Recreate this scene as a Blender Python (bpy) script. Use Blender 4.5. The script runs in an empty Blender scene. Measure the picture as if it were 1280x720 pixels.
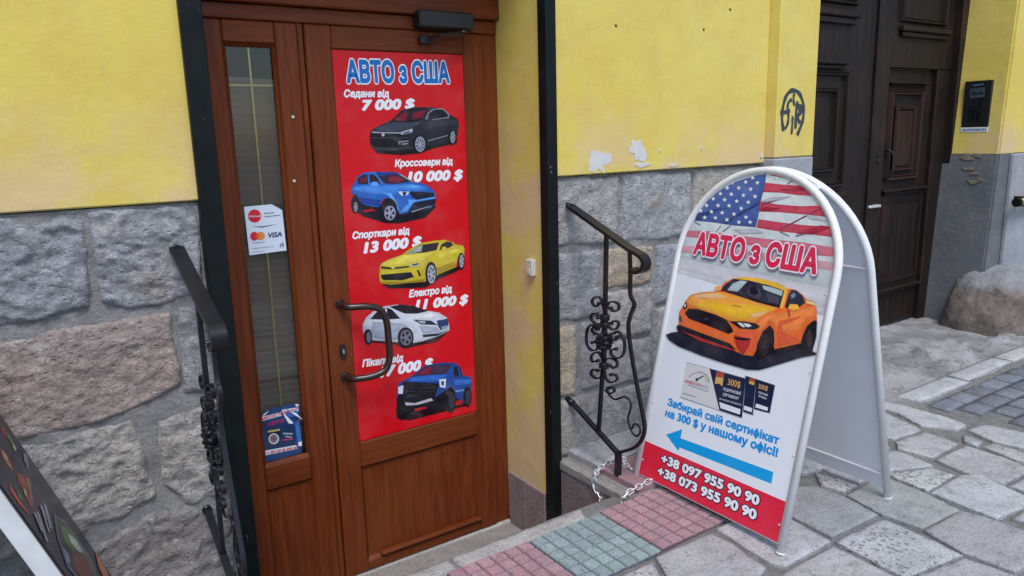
import bpy, bmesh, math, random
from mathutils import Vector, Matrix, noise
random.seed(7)
PI = math.pi
sc = bpy.context.scene
COL = sc.collection

# ------------------------------------------------------------------ camera
cam_d = bpy.data.cameras.new('camera')
cam = bpy.data.objects.new('camera', cam_d); COL.objects.link(cam)
pitch, roll, yaw = [math.radians(a) for a in (11.5498, -1.5377, 34.0455)]
fw = Vector((math.sin(yaw)*math.cos(pitch), math.cos(yaw)*math.cos(pitch), -math.sin(pitch)))
r0 = Vector((math.cos(yaw), -math.sin(yaw), 0)); u0 = r0.cross(fw)
rt = math.cos(roll)*r0 + math.sin(roll)*u0
up = -math.sin(roll)*r0 + math.cos(roll)*u0
M3 = Matrix((rt, up, -fw)).transposed()
cam.matrix_world = Matrix.Translation((0, 0, 1.65)) @ M3.to_4x4()
cam_d.sensor_width = 36.0
cam_d.lens = 935.27/1280*36.0
cam_d.clip_start = .05; cam_d.clip_end = 500
sc.camera = cam

# ------------------------------------------------------------------ sky, sun, exposure
SUN_EL, SUN_AZ = math.radians(58), math.radians(204)      # azimuth measured from +Y clockwise
world = bpy.data.worlds.new('World'); sc.world = world; world.use_nodes = True
wn = world.node_tree; wn.nodes.clear()
sky = wn.nodes.new('ShaderNodeTexSky'); sky.sky_type = 'NISHITA'; sky.sun_disc = False
sky.sun_elevation = SUN_EL; sky.sun_rotation = SUN_AZ
sky.air_density = 1.0; sky.dust_density = 1.6; sky.ozone_density = 1.6
bg = wn.nodes.new('ShaderNodeBackground'); bg.inputs['Strength'].default_value = .115
wo = wn.nodes.new('ShaderNodeOutputWorld')
wn.links.new(sky.outputs[0], bg.inputs['Color']); wn.links.new(bg.outputs[0], wo.inputs['Surface'])
sun_d = bpy.data.lights.new('sun', 'SUN'); sun_d.energy = 1.25; sun_d.angle = math.radians(24)
sun_d.color = (1, .985, .96)
sun = bpy.data.objects.new('sun', sun_d); COL.objects.link(sun)
sd = Vector((math.sin(SUN_AZ)*math.cos(SUN_EL), math.cos(SUN_AZ)*math.cos(SUN_EL), math.sin(SUN_EL)))
sun.rotation_euler = sd.to_track_quat('Z', 'Y').to_euler()
sun.location = sd*20
sc.view_settings.view_transform = 'Standard'; sc.view_settings.look = 'None'
sc.view_settings.exposure = .76; sc.view_settings.gamma = 1

# ------------------------------------------------------------------ object helpers
def S(c):                                   # sRGB 0-255 to linear
    return tuple(((v/255)/12.92 if v/255 <= .04045 else ((v/255+.055)/1.055)**2.4) for v in c)
def link(o, parent=None):
    COL.objects.link(o)
    if parent:
        o.parent = parent
        if parent.type == 'EMPTY': o.matrix_parent_inverse = Matrix.Translation(-parent.location)
    return o
def obj(name, me, mat, parent=None, color=None, smooth=False):
    o = bpy.data.objects.new(name, me)
    if mat and not me.materials: me.materials.append(mat)
    if smooth:
        for p in me.polygons: p.use_smooth = True
    if color: o.color = (*color, 1)
    return link(o, parent)
def tag(o, label=None, cat=None, group=None, kind=None):
    if label: o['label'] = label
    if cat: o['category'] = cat
    if group: o['group'] = group
    if kind: o['kind'] = kind
    return o
def thing(name, loc, label=None, cat=None, group=None, kind=None):
    o = bpy.data.objects.new(name, None); o.location = loc; o.empty_display_size = .1
    link(o); return tag(o, label, cat, group, kind)
class MB:
    """collects shapes (world coordinates, or any frame) into one mesh"""
    def __init__(s): s.v = []; s.f = []; s.sm = []
    def add(s, vs, fs, sm=False):
        b = len(s.v); s.v += [tuple(v) for v in vs]; s.f += [tuple(i+b for i in f) for f in fs]; s.sm += [sm]*len(fs)
        return s
    def box(s, x0, y0, z0, x1, y1, z1, bev=0):
        if bev <= 0:
            vs = [(x, y, z) for x in (x0, x1) for y in (y0, y1) for z in (z0, z1)]
            return s.add(vs, [(0,1,3,2),(4,6,7,5),(0,4,5,1),(2,3,7,6),(0,2,6,4),(1,5,7,3)])
        b = min(bev, (x1-x0)*.45, (y1-y0)*.45, (z1-z0)*.45)
        X, Y, Z = (x0, x1), (y0, y1), (z0, z1); vs = []; idx = {}
        for i in (0,1):
            for j in (0,1):
                for k in (0,1):
                    for a in range(3):
                        p = [X[i], Y[j], Z[k]]
                        for q, sg in ((0,i),(1,j),(2,k)):
                            if q != a: p[q] += b*(1 if sg == 0 else -1)
                        idx[(i,j,k,a)] = len(vs); vs.append(tuple(p))
        fs = []
        for i in (0,1): fs.append([idx[(i,j,k,0)] for j,k in ((0,0),(1,0),(1,1),(0,1))][::(-1 if i==0 else 1)])
        for j in (0,1): fs.append([idx[(i,j,k,1)] for i,k in ((0,0),(1,0),(1,1),(0,1))][::(1 if j==0 else -1)])
        for k in (0,1): fs.append([idx[(i,j,k,2)] for i,j in ((0,0),(1,0),(1,1),(0,1))][::(-1 if k==0 else 1)])
        for j in (0,1):
            for k in (0,1): fs.append((idx[(0,j,k,1)], idx[(1,j,k,1)], idx[(1,j,k,2)], idx[(0,j,k,2)]))
        for i in (0,1):
            for k in (0,1): fs.append((idx[(i,0,k,0)], idx[(i,1,k,0)], idx[(i,1,k,2)], idx[(i,0,k,2)]))
        for i in (0,1):
            for j in (0,1): fs.append((idx[(i,j,0,0)], idx[(i,j,1,0)], idx[(i,j,1,1)], idx[(i,j,0,1)]))
        for i in (0,1):
            for j in (0,1):
                for k in (0,1): fs.append((idx[(i,j,k,0)], idx[(i,j,k,1)], idx[(i,j,k,2)]))
        return s.add(vs, fs)
    def tube(s, pts, rad, n=10, closed=False, caps=True, sq=None, upv=None):
        """round tube, or a flat bar when sq=(half width, half height)"""
        P = [Vector(p) for p in pts]; m = len(P); rings = []
        upv = Vector(upv) if upv else None; prev = None
        for i, p in enumerate(P):
            a = P[(i-1) % m] if (closed or i > 0) else p
            b = P[(i+1) % m] if (closed or i < m-1) else p
            t = (b-a).normalized()
            if upv is not None: x = upv.normalized()
            else:
                if prev is None:
                    x = t.orthogonal().normalized()
                else: x = prev
                x = (x - t*x.dot(t)).normalized()
            prev = x; y = t.cross(x).normalized()
            r = rad[i] if isinstance(rad, (list, tuple)) else rad
            if sq: ring = [p+x*sq[0]*a_+y*sq[1]*b_ for a_, b_ in ((1,1),(-1,1),(-1,-1),(1,-1))]
            else: ring = [p+(x*math.cos(2*PI*k/n)+y*math.sin(2*PI*k/n))*r for k in range(n)]
            rings.append(ring)
        k = len(rings[0]); vs = [v for r_ in rings for v in r_]; fs = []
        for i in range(m if closed else m-1):
            j = (i+1) % m
            for q in range(k): fs.append((i*k+q, i*k+(q+1)%k, j*k+(q+1)%k, j*k+q))
        s.add(vs, fs, not sq)
        if caps and not closed:
            s.add(rings[0], [tuple(range(k))[::-1]]); s.add(rings[-1], [tuple(range(k))])
        return s
    def build(s, name, mat, parent=None, color=None, weld=True):
        me = bpy.data.meshes.new(name); me.from_pydata(s.v, [], s.f)
        for p, q in zip(me.polygons, s.sm): p.use_smooth = q
        bm = bmesh.new(); bm.from_mesh(me)
        if weld: bmesh.ops.remove_doubles(bm, verts=bm.verts, dist=1e-6)
        bmesh.ops.recalc_face_normals(bm, faces=bm.faces); bm.to_mesh(me); bm.free()
        return obj(name, me, mat, parent, color)
def smooth_path(pts, n=4):
    P = [Vector(p) for p in pts]; out = []
    for i in range(len(P)-1):
        a = P[max(i-1,0)]; b = P[i]; c = P[i+1]; d = P[min(i+2, len(P)-1)]
        for k in range(n):
            t = k/n
            out.append(.5*((2*b)+(c-a)*t+(2*a-5*b+4*c-d)*t*t+(3*b-a-3*c+d)*t**3))
    out.append(P[-1]); return out
def fb(x, y, z, o=3):                        # fractal noise -1..1
    return noise.fractal((x, y, z), 1.0, 2.0, o, noise_basis='PERLIN_ORIGINAL')

# ------------------------------------------------------------------ materials
class NT:
    def __init__(s, name):
        s.m = bpy.data.materials.new(name); s.m.use_nodes = True; s.t = s.m.node_tree
        s.b = s.t.nodes['Principled BSDF']; s.tc = s.t.nodes.new('ShaderNodeTexCoord')
        s.co = s.tc.outputs['Object']
    def n(s, kind, **kw):
        nd = s.t.nodes.new(kind)
        for k, v in kw.items():
            if k in nd.inputs: nd.inputs[k].default_value = v
            else: setattr(nd, k, v)
        return nd
    def l(s, a, b): s.t.links.new(a, b)
    def mapping(s, sc_, rot=(0,0,0), co=None):
        m = s.n('ShaderNodeMapping'); m.inputs['Scale'].default_value = sc_; m.inputs['Rotation'].default_value = rot
        s.l(co or s.co, m.inputs['Vector']); return m.outputs[0]
    def noise(s, scale, detail=5, rough=.55, co=None, dist=0):
        nd = s.n('ShaderNodeTexNoise'); nd.inputs['Scale'].default_value = scale
        nd.inputs['Detail'].default_value = detail; nd.inputs['Roughness'].default_value = rough
        nd.inputs['Distortion'].default_value = dist; s.l(co or s.co, nd.inputs['Vector']); return nd.outputs['Fac']
    def voro(s, scale, co=None, feature='F1', out='Distance'):
        nd = s.n('ShaderNodeTexVoronoi'); nd.feature = feature; nd.inputs['Scale'].default_value = scale
        s.l(co or s.co, nd.inputs['Vector']); return nd.outputs[out]
    def ramp(s, fac, stops):
        r = s.n('ShaderNodeValToRGB'); e = r.color_ramp.elements
        while len(e) < len(stops): e.new(.5)
        for el, (p, c) in zip(e, stops):
            el.position = p; el.color = (*c, 1) if isinstance(c, tuple) else (c, c, c, 1)
        s.l(fac, r.inputs[0]); return r.outputs[0]
    def mix(s, fac, a, b, mode='MIX'):
        m = s.n('ShaderNodeMix'); m.data_type = 'RGBA'; m.blend_type = mode; m.clamp_result = True
        for sock, v in ((m.inputs[0], fac), (m.inputs[6], a), (m.inputs[7], b)):
            if hasattr(v, 'links') or hasattr(v, 'is_linked'): s.l(v, sock)
            elif isinstance(v, tuple): sock.default_value = (*v, 1)
            else: sock.default_value = v if sock == m.inputs[0] else (v, v, v, 1)
        return m.outputs[2]
    def bump(s, h, strength=.5, dist=.01, nrm=None):
        b = s.n('ShaderNodeBump'); b.inputs['Strength'].default_value = strength; b.inputs['Distance'].default_value = dist
        s.l(h, b.inputs['Height'])
        if nrm: s.l(nrm, b.inputs['Normal'])
        return b.outputs[0]
    def fin(s, col, rough=.7, nrm=None, metal=0, spec=None, coat=0):
        if isinstance(col, tuple): s.b.inputs['Base Color'].default_value = (*col, 1)
        else: s.l(col, s.b.inputs['Base Color'])
        if isinstance(rough, (int, float)): s.b.inputs['Roughness'].default_value = rough
        else: s.l(rough, s.b.inputs['Roughness'])
        if nrm: s.l(nrm, s.b.inputs['Normal'])
        s.b.inputs['Metallic'].default_value = metal
        if spec is not None: s.b.inputs['Specular IOR Level'].default_value = spec
        if coat: s.b.inputs['Coat Weight'].default_value = coat; s.b.inputs['Coat Roughness'].default_value = .15
        return s.m
    def objcol(s):
        o = s.n('ShaderNodeObjectInfo'); return o.outputs['Color']
    def rnd(s):
        o = s.n('ShaderNodeObjectInfo'); return o.outputs['Random']
MAT = {}
def mat_stucco():
    s = NT('yellow_stucco')
    big = s.noise(1.3, 4, .6); mid = s.noise(7, 5, .6); fine = s.noise(90, 4, .6)
    c = s.mix(s.ramp(big, [(.35, 0.), (.68, 1.)]), (.70, .555, .105), (.73, .605, .165))
    c = s.mix(s.ramp(mid, [(.45, 0.), (.75, .7)]), c, (.66, .48, .11))
    # rain streaks and grime
    st = s.noise(3.2, 5, .6, co=s.mapping((9, 9, .7)))
    c = s.mix(s.ramp(st, [(.50, 0.), (.76, .30)]), c, (.60, .48, .18))
    c = s.mix(s.ramp(s.noise(2.2, 7, .7, dist=1.2), [(.56, 0.), (.60, .18)]), c, (.72, .62, .26))
    c = s.mix(s.ramp(s.noise(5, 3, .5, s.mapping((1, 1, .35))), [(.66, 0.), (.70, .25)]), c, (.50, .42, .20))
    # worn, pinkish primer low down above the stone
    sep = s.n('ShaderNodeSeparateXYZ'); s.l(s.co, sep.inputs[0])
    m = s.n('ShaderNodeMapRange'); m.inputs['From Min'].default_value = 1.80; m.inputs['From Max'].default_value = 1.48
    s.l(sep.outputs['Z'], m.inputs['Value'])
    pr = s.n('ShaderNodeMath', operation='MULTIPLY'); s.l(m.outputs[0], pr.inputs[0])
    s.l(s.ramp(s.noise(3.1, 6, .62), [(.44, 0.), (.56, 1.)]), pr.inputs[1])
    c = s.mix(pr.outputs[0], c, (.68, .50, .26))
    sp = s.noise(38, 3, .5)
    c = s.mix(s.ramp(sp, [(.74, 0.), (.78, .35)]), c, (.42, .34, .16))
    h = s.mix(.35, s.noise(26, 6, .6), fine)
    return s.fin(c, .85, s.bump(h, .4, .006, s.bump(s.noise(4, 3, .5), .25, .03)))
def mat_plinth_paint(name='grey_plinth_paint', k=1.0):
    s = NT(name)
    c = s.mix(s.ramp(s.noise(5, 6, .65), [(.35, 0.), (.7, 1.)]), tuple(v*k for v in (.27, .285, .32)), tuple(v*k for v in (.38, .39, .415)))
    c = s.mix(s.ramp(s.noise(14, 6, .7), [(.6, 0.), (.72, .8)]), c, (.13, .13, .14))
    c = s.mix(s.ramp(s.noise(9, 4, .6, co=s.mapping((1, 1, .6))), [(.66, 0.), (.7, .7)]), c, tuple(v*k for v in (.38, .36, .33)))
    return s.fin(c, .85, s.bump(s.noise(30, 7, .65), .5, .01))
def mat_rock(name='weathered_stone', fines=1.0):
    s = NT(name)
    oc = s.objcol()
    rv = s.n('ShaderNodeVectorMath', operation='ADD'); s.l(s.co, rv.inputs[0])
    rr = s.n('ShaderNodeVectorMath', operation='SCALE'); rr.inputs[0].default_value = (13, 7, 5); s.l(s.rnd(), rr.inputs['Scale']); s.l(rr.outputs[0], rv.inputs[1])
    co = rv.outputs[0]
    n1 = s.noise(5, 6, .62, co); n2 = s.noise(28, 8, .7, co); n3 = s.noise(120, 4, .7, co)
    c = s.mix(s.ramp(n1, [(.3, 0.), (.7, 1.)]), oc, s.mix(.5, oc, (.46, .465, .49)))
    c = s.mix(s.ramp(n2, [(.3, .0), (.62, .9)]), s.mix(.5, c, (.24, .23, .235), 'MIX'), c)
    c = s.mix(s.ramp(n2, [(.54, 0.), (.70, .85)]), c, (.74, .72, .69))
    c = s.mix(s.ramp(s.voro(16, s.mapping((1, 1, 1.8), co=co), 'DISTANCE_TO_EDGE'), [(.0, .35), (.05, 0.)]), c, (.14, .13, .13))
    c = s.mix(s.ramp(s.noise(3.5, 4, .6, co), [(.62, 0.), (.72, .45)]), c, (.46, .36, .26))
    c = s.mix(s.ramp(n3, [(.3, .45), (.48, 0.)]), c, (.11, .105, .11))
    pits = s.ramp(s.voro(42, s.mapping((1, 1, 1.6), co=co)), [(.0, 0.), (.32, 1.)])
    h = s.mix(.35, n2, pits); h2 = s.mix(.3, h, n3)
    return s.fin(c, .95, s.bump(h2, 1.0, .022*fines, s.bump(s.noise(12, 8, .75, co), 1.0, .03*fines)), spec=.2)
def mat_mortar():
    s = NT('grey_cement_mortar')
    n = s.noise(18, 8, .65); c = s.mix(s.ramp(n, [(.3, 0.), (.7, 1.)]), (.36, .355, .355), (.54, .53, .525))
    c = s.mix(s.ramp(s.noise(120, 4, .7), [(.3, .4), (.5, 0.)]), c, (.12, .12, .13))
    c = s.mix(s.ramp(s.noise(4, 5, .6), [(.5, 0.), (.7, .6)]), c, (.30, .275, .26))
    return s.fin(c, .95, s.bump(s.noise(45, 8, .75), 1.0, .02, s.bump(s.noise(14, 7, .7), .9, .03)), spec=.2)
def mat_wood():
    s = NT('reddish_brown_wood')
    co = s.mapping((26, 26, 1.6))
    g = s.noise(2.2, 7, .62, co, dist=.7); g2 = s.noise(9, 5, .6, s.mapping((40, 40, 2.4)))
    c = s.mix(s.ramp(g, [(.3, 0.), (.72, 1.)]), (.090, .0165, .0036), (.200, .043, .0090))
    c = s.mix(s.ramp(g2, [(.5, 0.), (.8, .5)]), c, (.050, .009, .003))
    c = s.mix(s.ramp(s.noise(2.1, 3, .5), [(.4, 0.), (.7, .35)]), c, (.20, .060, .016))
    c = s.mix(s.ramp(s.noise(60, 3, .5), [(.70, 0.), (.78, .3)]), c, (.2, .16, .13))
    return s.fin(c, s.ramp(s.noise(7, 5, .6), [(.3, .38), (.7, .6)]), s.bump(g2, .25, .003), spec=.25)
def mat_wood_h():
    m = MAT['wood'].copy(); m.name = 'reddish_brown_wood_across'
    for nd in m.node_tree.nodes:
        if nd.type == 'MAPPING':
            a = nd.inputs['Scale'].default_value; nd.inputs['Scale'].default_value = (a[2], a[1], a[0])
    return m
def mat_oldwood(name='old_dark_painted_wood', c0=(.0020, .0018, .0022), c1=(.028, .016, .012)):
    s = NT(name)
    co = s.mapping((14, 14, 1.0))
    g = s.noise(3, 8, .65, co)
    c = s.mix(s.ramp(g, [(.3, 0.), (.75, 1.)]), c0, c1)
    c = s.mix(s.ramp(s.noise(2.4, 6, .65), [(.52, 0.), (.7, .7)]), c, (.050, .020, .014))
    c = s.mix(s.ramp(s.noise(11, 7, .7, s.mapping((3, 3, 1))), [(.64, 0.), (.76, .4)]), c, (.08, .075, .08))
    return s.fin(c, .55, s.bump(g, .4, .006), spec=.3)
def mat_paintmetal(name, c0, c1, rough=.4, chips=(.3, .3, .3), amt=.72, spec=.5):
    s = NT(name); c = s.mix(s.ramp(s.noise(12, 6, .65), [(.3, 0.), (.7, 1.)]), c0, c1)
    c = s.mix(s.ramp(s.noise(55, 5, .6, s.mapping((1, 1, .6))), [(amt, 0.), (amt+.03, .8)]), c, chips)
    return s.fin(c, rough, s.bump(s.noise(70, 4, .6), .18, .003), spec=spec)
def mat_simple(name, c, rough=.5, metal=0, var=.12, scale=20, spec=None, bump=.08):
    s = NT(name); d = tuple(v*(1-var) for v in c)
    cc = s.mix(s.ramp(s.noise(scale, 5, .6), [(.3, 0.), (.7, 1.)]), d, c)
    return s.fin(cc, rough, s.bump(s.noise(scale*4, 4, .6), bump, .002), metal, spec)
def mat_print(name='glossy_print', rough=.35):
    s = NT(name); a = s.n('ShaderNodeAttribute'); a.attribute_name = 'ink'
    d = s.mix(s.ramp(s.noise(9, 5, .6), [(.45, 0.), (.8, .08)]), a.outputs['Color'], (.45, .42, .40))
    return s.fin(d, rough, s.bump(s.noise(3, 3, .5), .05, .01), spec=.35)
def mat_slab(name, c0, c1, pit=0, rough=1.0):
    s = NT(name); oc = s.objcol()
    rv = s.n('ShaderNodeVectorMath', operation='ADD'); s.l(s.co, rv.inputs[0])
    rr = s.n('ShaderNodeVectorMath', operation='SCALE'); rr.inputs[0].default_value = (11, 17, 0); s.l(s.rnd(), rr.inputs['Scale']); s.l(rr.outputs[0], rv.inputs[1])
    co = rv.outputs[0]
    c = s.mix(s.ramp(s.noise(6, 6, .62, co), [(.3, 0.), (.7, 1.)]), c0, c1)
    c = s.mix(1.0, c, oc, 'MULTIPLY')
    c = s.mix(s.ramp(s.noise(150, 3, .6, co), [(.32, .75), (.47, 0.)]), c, (.12, .12, .125))
    c = s.mix(s.ramp(s.noise(110, 3, .6, co), [(.58, 0.), (.72, .4)]), c, (.62, .615, .62))
    c = s.mix(s.ramp(s.noise(11, 7, .7, co), [(.50, 0.), (.68, .6)]), c, (.22, .215, .22))
    c = s.mix(s.ramp(s.noise(38, 6, .7, co), [(.56, 0.), (.66, .6)]), c, (.15, .15, .155))
    h = s.noise(70, 6, .65, co)
    nb = s.bump(s.noise(9, 4, .6, co), .4*rough, .012*rough)
    if pit:
        v = s.voro(75, s.mapping((1, .55, 1), (0, 0, .3), co), 'F1')
        dens = s.noise(9, 3, .5, co)
        p = s.ramp(v, [(.14, 0.), (.36, 1.)])
        msk = s.ramp(dens, [(.40, 0.), (.50, 1.)])
        pm = s.mix(msk, 1.0, p)
        c = s.mix(pm, s.mix(.5, c, (.20, .20, .21)), c)
        nb = s.bump(pm, .9, .008, nb)
    return s.fin(c, .9, s.bump(h, .8*rough, .008*rough, nb), spec=.25)
def mat_glass():
    s = NT('window_glass'); b = s.b
    b.inputs['Base Color'].default_value = (.80, .82, .80, 1); b.inputs['Roughness'].default_value = .03
    b.inputs['Transmission Weight'].default_value = 1; b.inputs['IOR'].default_value = 1.45
    s.l(s.bump(s.noise(1.5, 2, .5), .06, .01), b.inputs['Normal']); return s.m
def mat_ground():
    s = NT('dirt_and_grit'); n = s.noise(24, 8, .7)
    c = s.mix(s.ramp(n, [(.3, 0.), (.7, 1.)]), (.12, .118, .116), (.26, .255, .25))
    c = s.mix(s.ramp(s.noise(130, 4, .6), [(.6, 0.), (.7, .6)]), c, (.34, .33, .32))
    return s.fin(c, .95, s.bump(s.noise(90, 7, .7), .8, .01))
def mat_rough_concrete():
    s = NT('broken_concrete'); n = s.noise(12, 8, .68)
    c = s.mix(s.ramp(n, [(.3, 0.), (.7, 1.)]), (.27, .27, .275), (.42, .42, .425))
    c = s.mix(s.ramp(s.noise(3.2, 6, .6), [(.47, 0.), (.56, .75)]), c, (.20, .20, .205))
    c = s.mix(s.ramp(s.noise(7, 8, .75), [(.54, 0.), (.60, .6)]), c, (.13, .13, .135))
    c = s.mix(s.ramp(s.noise(160, 3, .6), [(.62, 0.), (.72, .5)]), c, (.42, .41, .40))
    return s.fin(c, .93, s.bump(s.noise(60, 8, .7), .8, .012))
def mat_boulder():
    s = NT('guard_stone_rock'); sep = s.n('ShaderNodeSeparateXYZ'); s.l(s.co, sep.inputs[0])
    n = s.noise(9, 8, .7); rock = s.mix(s.ramp(n, [(.35, 0.), (.68, 1.)]), (.10, .082, .072), (.29, .25, .215))
    rock = s.mix(s.ramp(s.noise(4, 5, .6), [(.60, 0.), (.72, .4)]), rock, (.36, .32, .24))
    cem = s.mix(s.ramp(s.noise(16, 6, .6), [(.3, 0.), (.7, 1.)]), (.20, .205, .22), (.30, .305, .315))
    a = s.n('ShaderNodeMath', operation='ADD'); s.l(sep.outputs['Z'], a.inputs[0])
    m2 = s.n('ShaderNodeMath', operation='MULTIPLY'); s.l(s.noise(6, 5, .7), m2.inputs[0]); m2.inputs[1].default_value = .22; s.l(m2.outputs[0], a.inputs[1])
    f = s.ramp(a.outputs[0], [(.36, 0.), (.40, 1.)])
    c = s.mix(f, rock, cem)
    return s.fin(c, .88, s.bump(s.noise(26, 8, .7), .9, .02))
MAT['stucco'] = mat_stucco(); MAT['plinth'] = mat_plinth_paint(); MAT['plinth_dark'] = mat_plinth_paint('dark_grey_plinth_paint', .42); MAT['rock'] = mat_rock(); MAT['mortar'] = mat_mortar()  # plinth_dark: the grey plinth paint in a darker tone, for the pier base
MAT['wood'] = mat_wood(); MAT['woodh'] = mat_wood_h(); MAT['oldwood'] = mat_oldwood(); MAT['oldwood_red'] = mat_oldwood('old_reddish_door_panel', (.012, .006, .005), (.050, .020, .014))
MAT['jamb'] = mat_paintmetal('dark_green_black_steel', (.0035, .005, .006), (.008, .013, .013), .45, (.30, .30, .28), .70, .18)
MAT['iron'] = mat_paintmetal('black_painted_iron', (.005, .006, .010), (.012, .014, .022), .38, (.16, .12, .10), .70, .4)
MAT['white_metal'] = mat_simple('white_painted_tube', (.80, .81, .83), .35, 0, .06, 9)
MAT['white_sheet'] = mat_simple('white_sheet_panel', (.80, .83, .88), .45, 0, .08, 5)
MAT['white_wood'] = mat_simple('white_painted_timber', (.66, .68, .70), .6, 0, .2, 14)
MAT['dark_sheet'] = mat_simple('grey_green_backing_sheet', (.16, .19, .20), .7, 0, .2, 9)
MAT['print'] = mat_print(); MAT['print_matt'] = mat_print('satin_print', .5)
MAT['slab'] = mat_slab('granite_paving', (.36, .36, .375), (.50, .50, .515)); MAT['slab_pit'] = mat_slab('pitted_granite_paving', (.37, .37, .385), (.50, .50, .51), 1)
MAT['sett'] = mat_slab('dark_basalt_sett', (.12, .135, .17), (.22, .235, .275))
MAT['ground'] = mat_ground(); MAT['rough'] = mat_rough_concrete(); MAT['glass'] = mat_glass(); MAT['boulder'] = mat_boulder()
MAT['pink_tile'] = mat_slab('red_cement_tile', (.36, .20, .225), (.43, .26, .29), 0, .35); MAT['green_tile'] = mat_slab('green_cement_tile', (.225, .30, .315), (.285, .365, .385), 0, .35)
MAT['marble'] = mat_slab('pinkish_stone_skirting', (.24, .195, .195), (.34, .285, .285))
MAT['concrete'] = mat_slab('pale_cast_concrete', (.38, .375, .365), (.54, .53, .51))
MAT['bronze'] = mat_simple('dark_bronze_powder_coat', (.028, .014, .013), .3, 0, .2, 20, .6)
MAT['black_plastic'] = mat_simple('black_plastic', (.012, .012, .014), .45, 0, .2, 30)
MAT['gold'] = mat_simple('brass_glazing_bar', (.62, .50, .22), .3, .85, .2, 30)
MAT['steel'] = mat_simple('zinc_plated_steel', (.84, .85, .88), .35, .55, .12, 40)
MAT['curtain'] = mat_simple('grey_beige_curtain', (.250, .205, .170), .9, 0, .22, 6)
MAT['bell'] = mat_simple('cream_plastic', (.62, .60, .52), .45, 0, .1, 30)
MAT['yellow_pipe'] = mat_paintmetal('yellow_gas_pipe_paint', (.62, .36, .04), (.68, .43, .07), .4, (.2, .15, .1), .7)
MAT['chip'] = mat_simple('bare_white_plaster', (.66, .65, .64), .9, 0, .12, 30)
MAT['patch'] = mat_simple('old_ochre_plaster', (.30, .26, .17), .9, 0, .35, 35)
MAT['spray'] = mat_simple('dark_spray_paint', (.045, .06, .075), .8, 0, .3, 12)
MAT['dark'] = mat_simple('dark_interior', (.02, .02, .022), .9)
MAT['hole'] = mat_simple('dark_drill_hole', (.05, .035, .02), .9)

# ------------------------------------------------------------------ shaped stones and slabs
def relief(name, poly, frame, depth, res, hfun, mat, parent=None, color=None, jit=.006, seed=0, edge=.02, drop=.02):
    """polygon in a plane (u, v), cut into a grid, pushed out by hfun(u, v, seed), rounded off towards its outline, with sides"""
    O, U, V, N = frame
    pts = []
    for i in range(len(poly)):
        a = Vector(poly[i]); b = Vector(poly[(i+1) % len(poly)]); L = (b-a).length; k = max(1, int(L/max(res*1.5, .02)))
        nrm = Vector((-(b-a).y, (b-a).x)).normalized() if L > 0 else Vector((0, 0))
        for q in range(k):
            p = a.lerp(b, q/k); w = fb(p.x*9+seed, p.y*9, seed*.37, 3)*jit + fb(p.x*30, p.y*30+seed, 1.7, 2)*jit*.5
            pts.append(p + nrm*w)
    bm = bmesh.new()
    f = bm.faces.new([bm.verts.new((p.x, p.y, 0)) for p in pts])
    x0 = min(p.x for p in pts); x1 = max(p.x for p in pts); y0 = min(p.y for p in pts); y1 = max(p.y for p in pts)
    for lo, hi, ax in ((x0, x1, 0), (y0, y1, 1)):
        n = int((hi-lo)/res)
        for i in range(1, n+1):
            c = lo+(hi-lo)*i/(n+1); no = (1, 0, 0) if ax == 0 else (0, 1, 0); co = (c, 0, 0) if ax == 0 else (0, c, 0)
            bmesh.ops.bisect_plane(bm, geom=bm.verts[:]+bm.edges[:]+bm.faces[:], plane_co=co, plane_no=no)
    seg = [(pts[i], pts[(i+1) % len(pts)]) for i in range(len(pts))]
    bound = [v for v in bm.verts if any(len(e.link_faces) == 1 for e in v.link_edges)]; bs = set(bound)
    for v in bm.verts:
        p = Vector((v.co.x, v.co.y)); d = 1e9
        if v in bs: d = 0
        else:
            for a, b in seg:
                ab = b-a; t = max(0, min(1, (p-a).dot(ab)/max(ab.length_squared, 1e-12))); q = (p-a-ab*t).length_squared
                if q < d: d = q
            d = math.sqrt(d)
        k = 1-math.exp(-d/edge*2.2)
        v.co.z = -drop*(1-k) + hfun(p.x, p.y, seed)*(.25+.75*k)
    edges = [e for e in bm.edges if len(e.link_faces) == 1]
    ret = bmesh.ops.extrude_edge_only(bm, edges=edges)
    for v in [g for g in ret['geom'] if isinstance(g, bmesh.types.BMVert)]: v.co.z = -depth
    bmesh.ops.triangulate(bm, faces=[f for f in bm.faces if len(f.verts) > 4])
    for v in bm.verts: v.co = O + U*v.co.x + V*v.co.y + N*v.co.z
    bmesh.ops.recalc_face_normals(bm, faces=bm.faces)
    for f in bm.faces: f.smooth = not any((v.co-O).dot(N) < -depth+1e-5 for v in f.verts)     # crisp break at the outline
    me = bpy.data.meshes.new(name); bm.to_mesh(me); bm.free()
    return obj(name, me, mat, parent, color)

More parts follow.
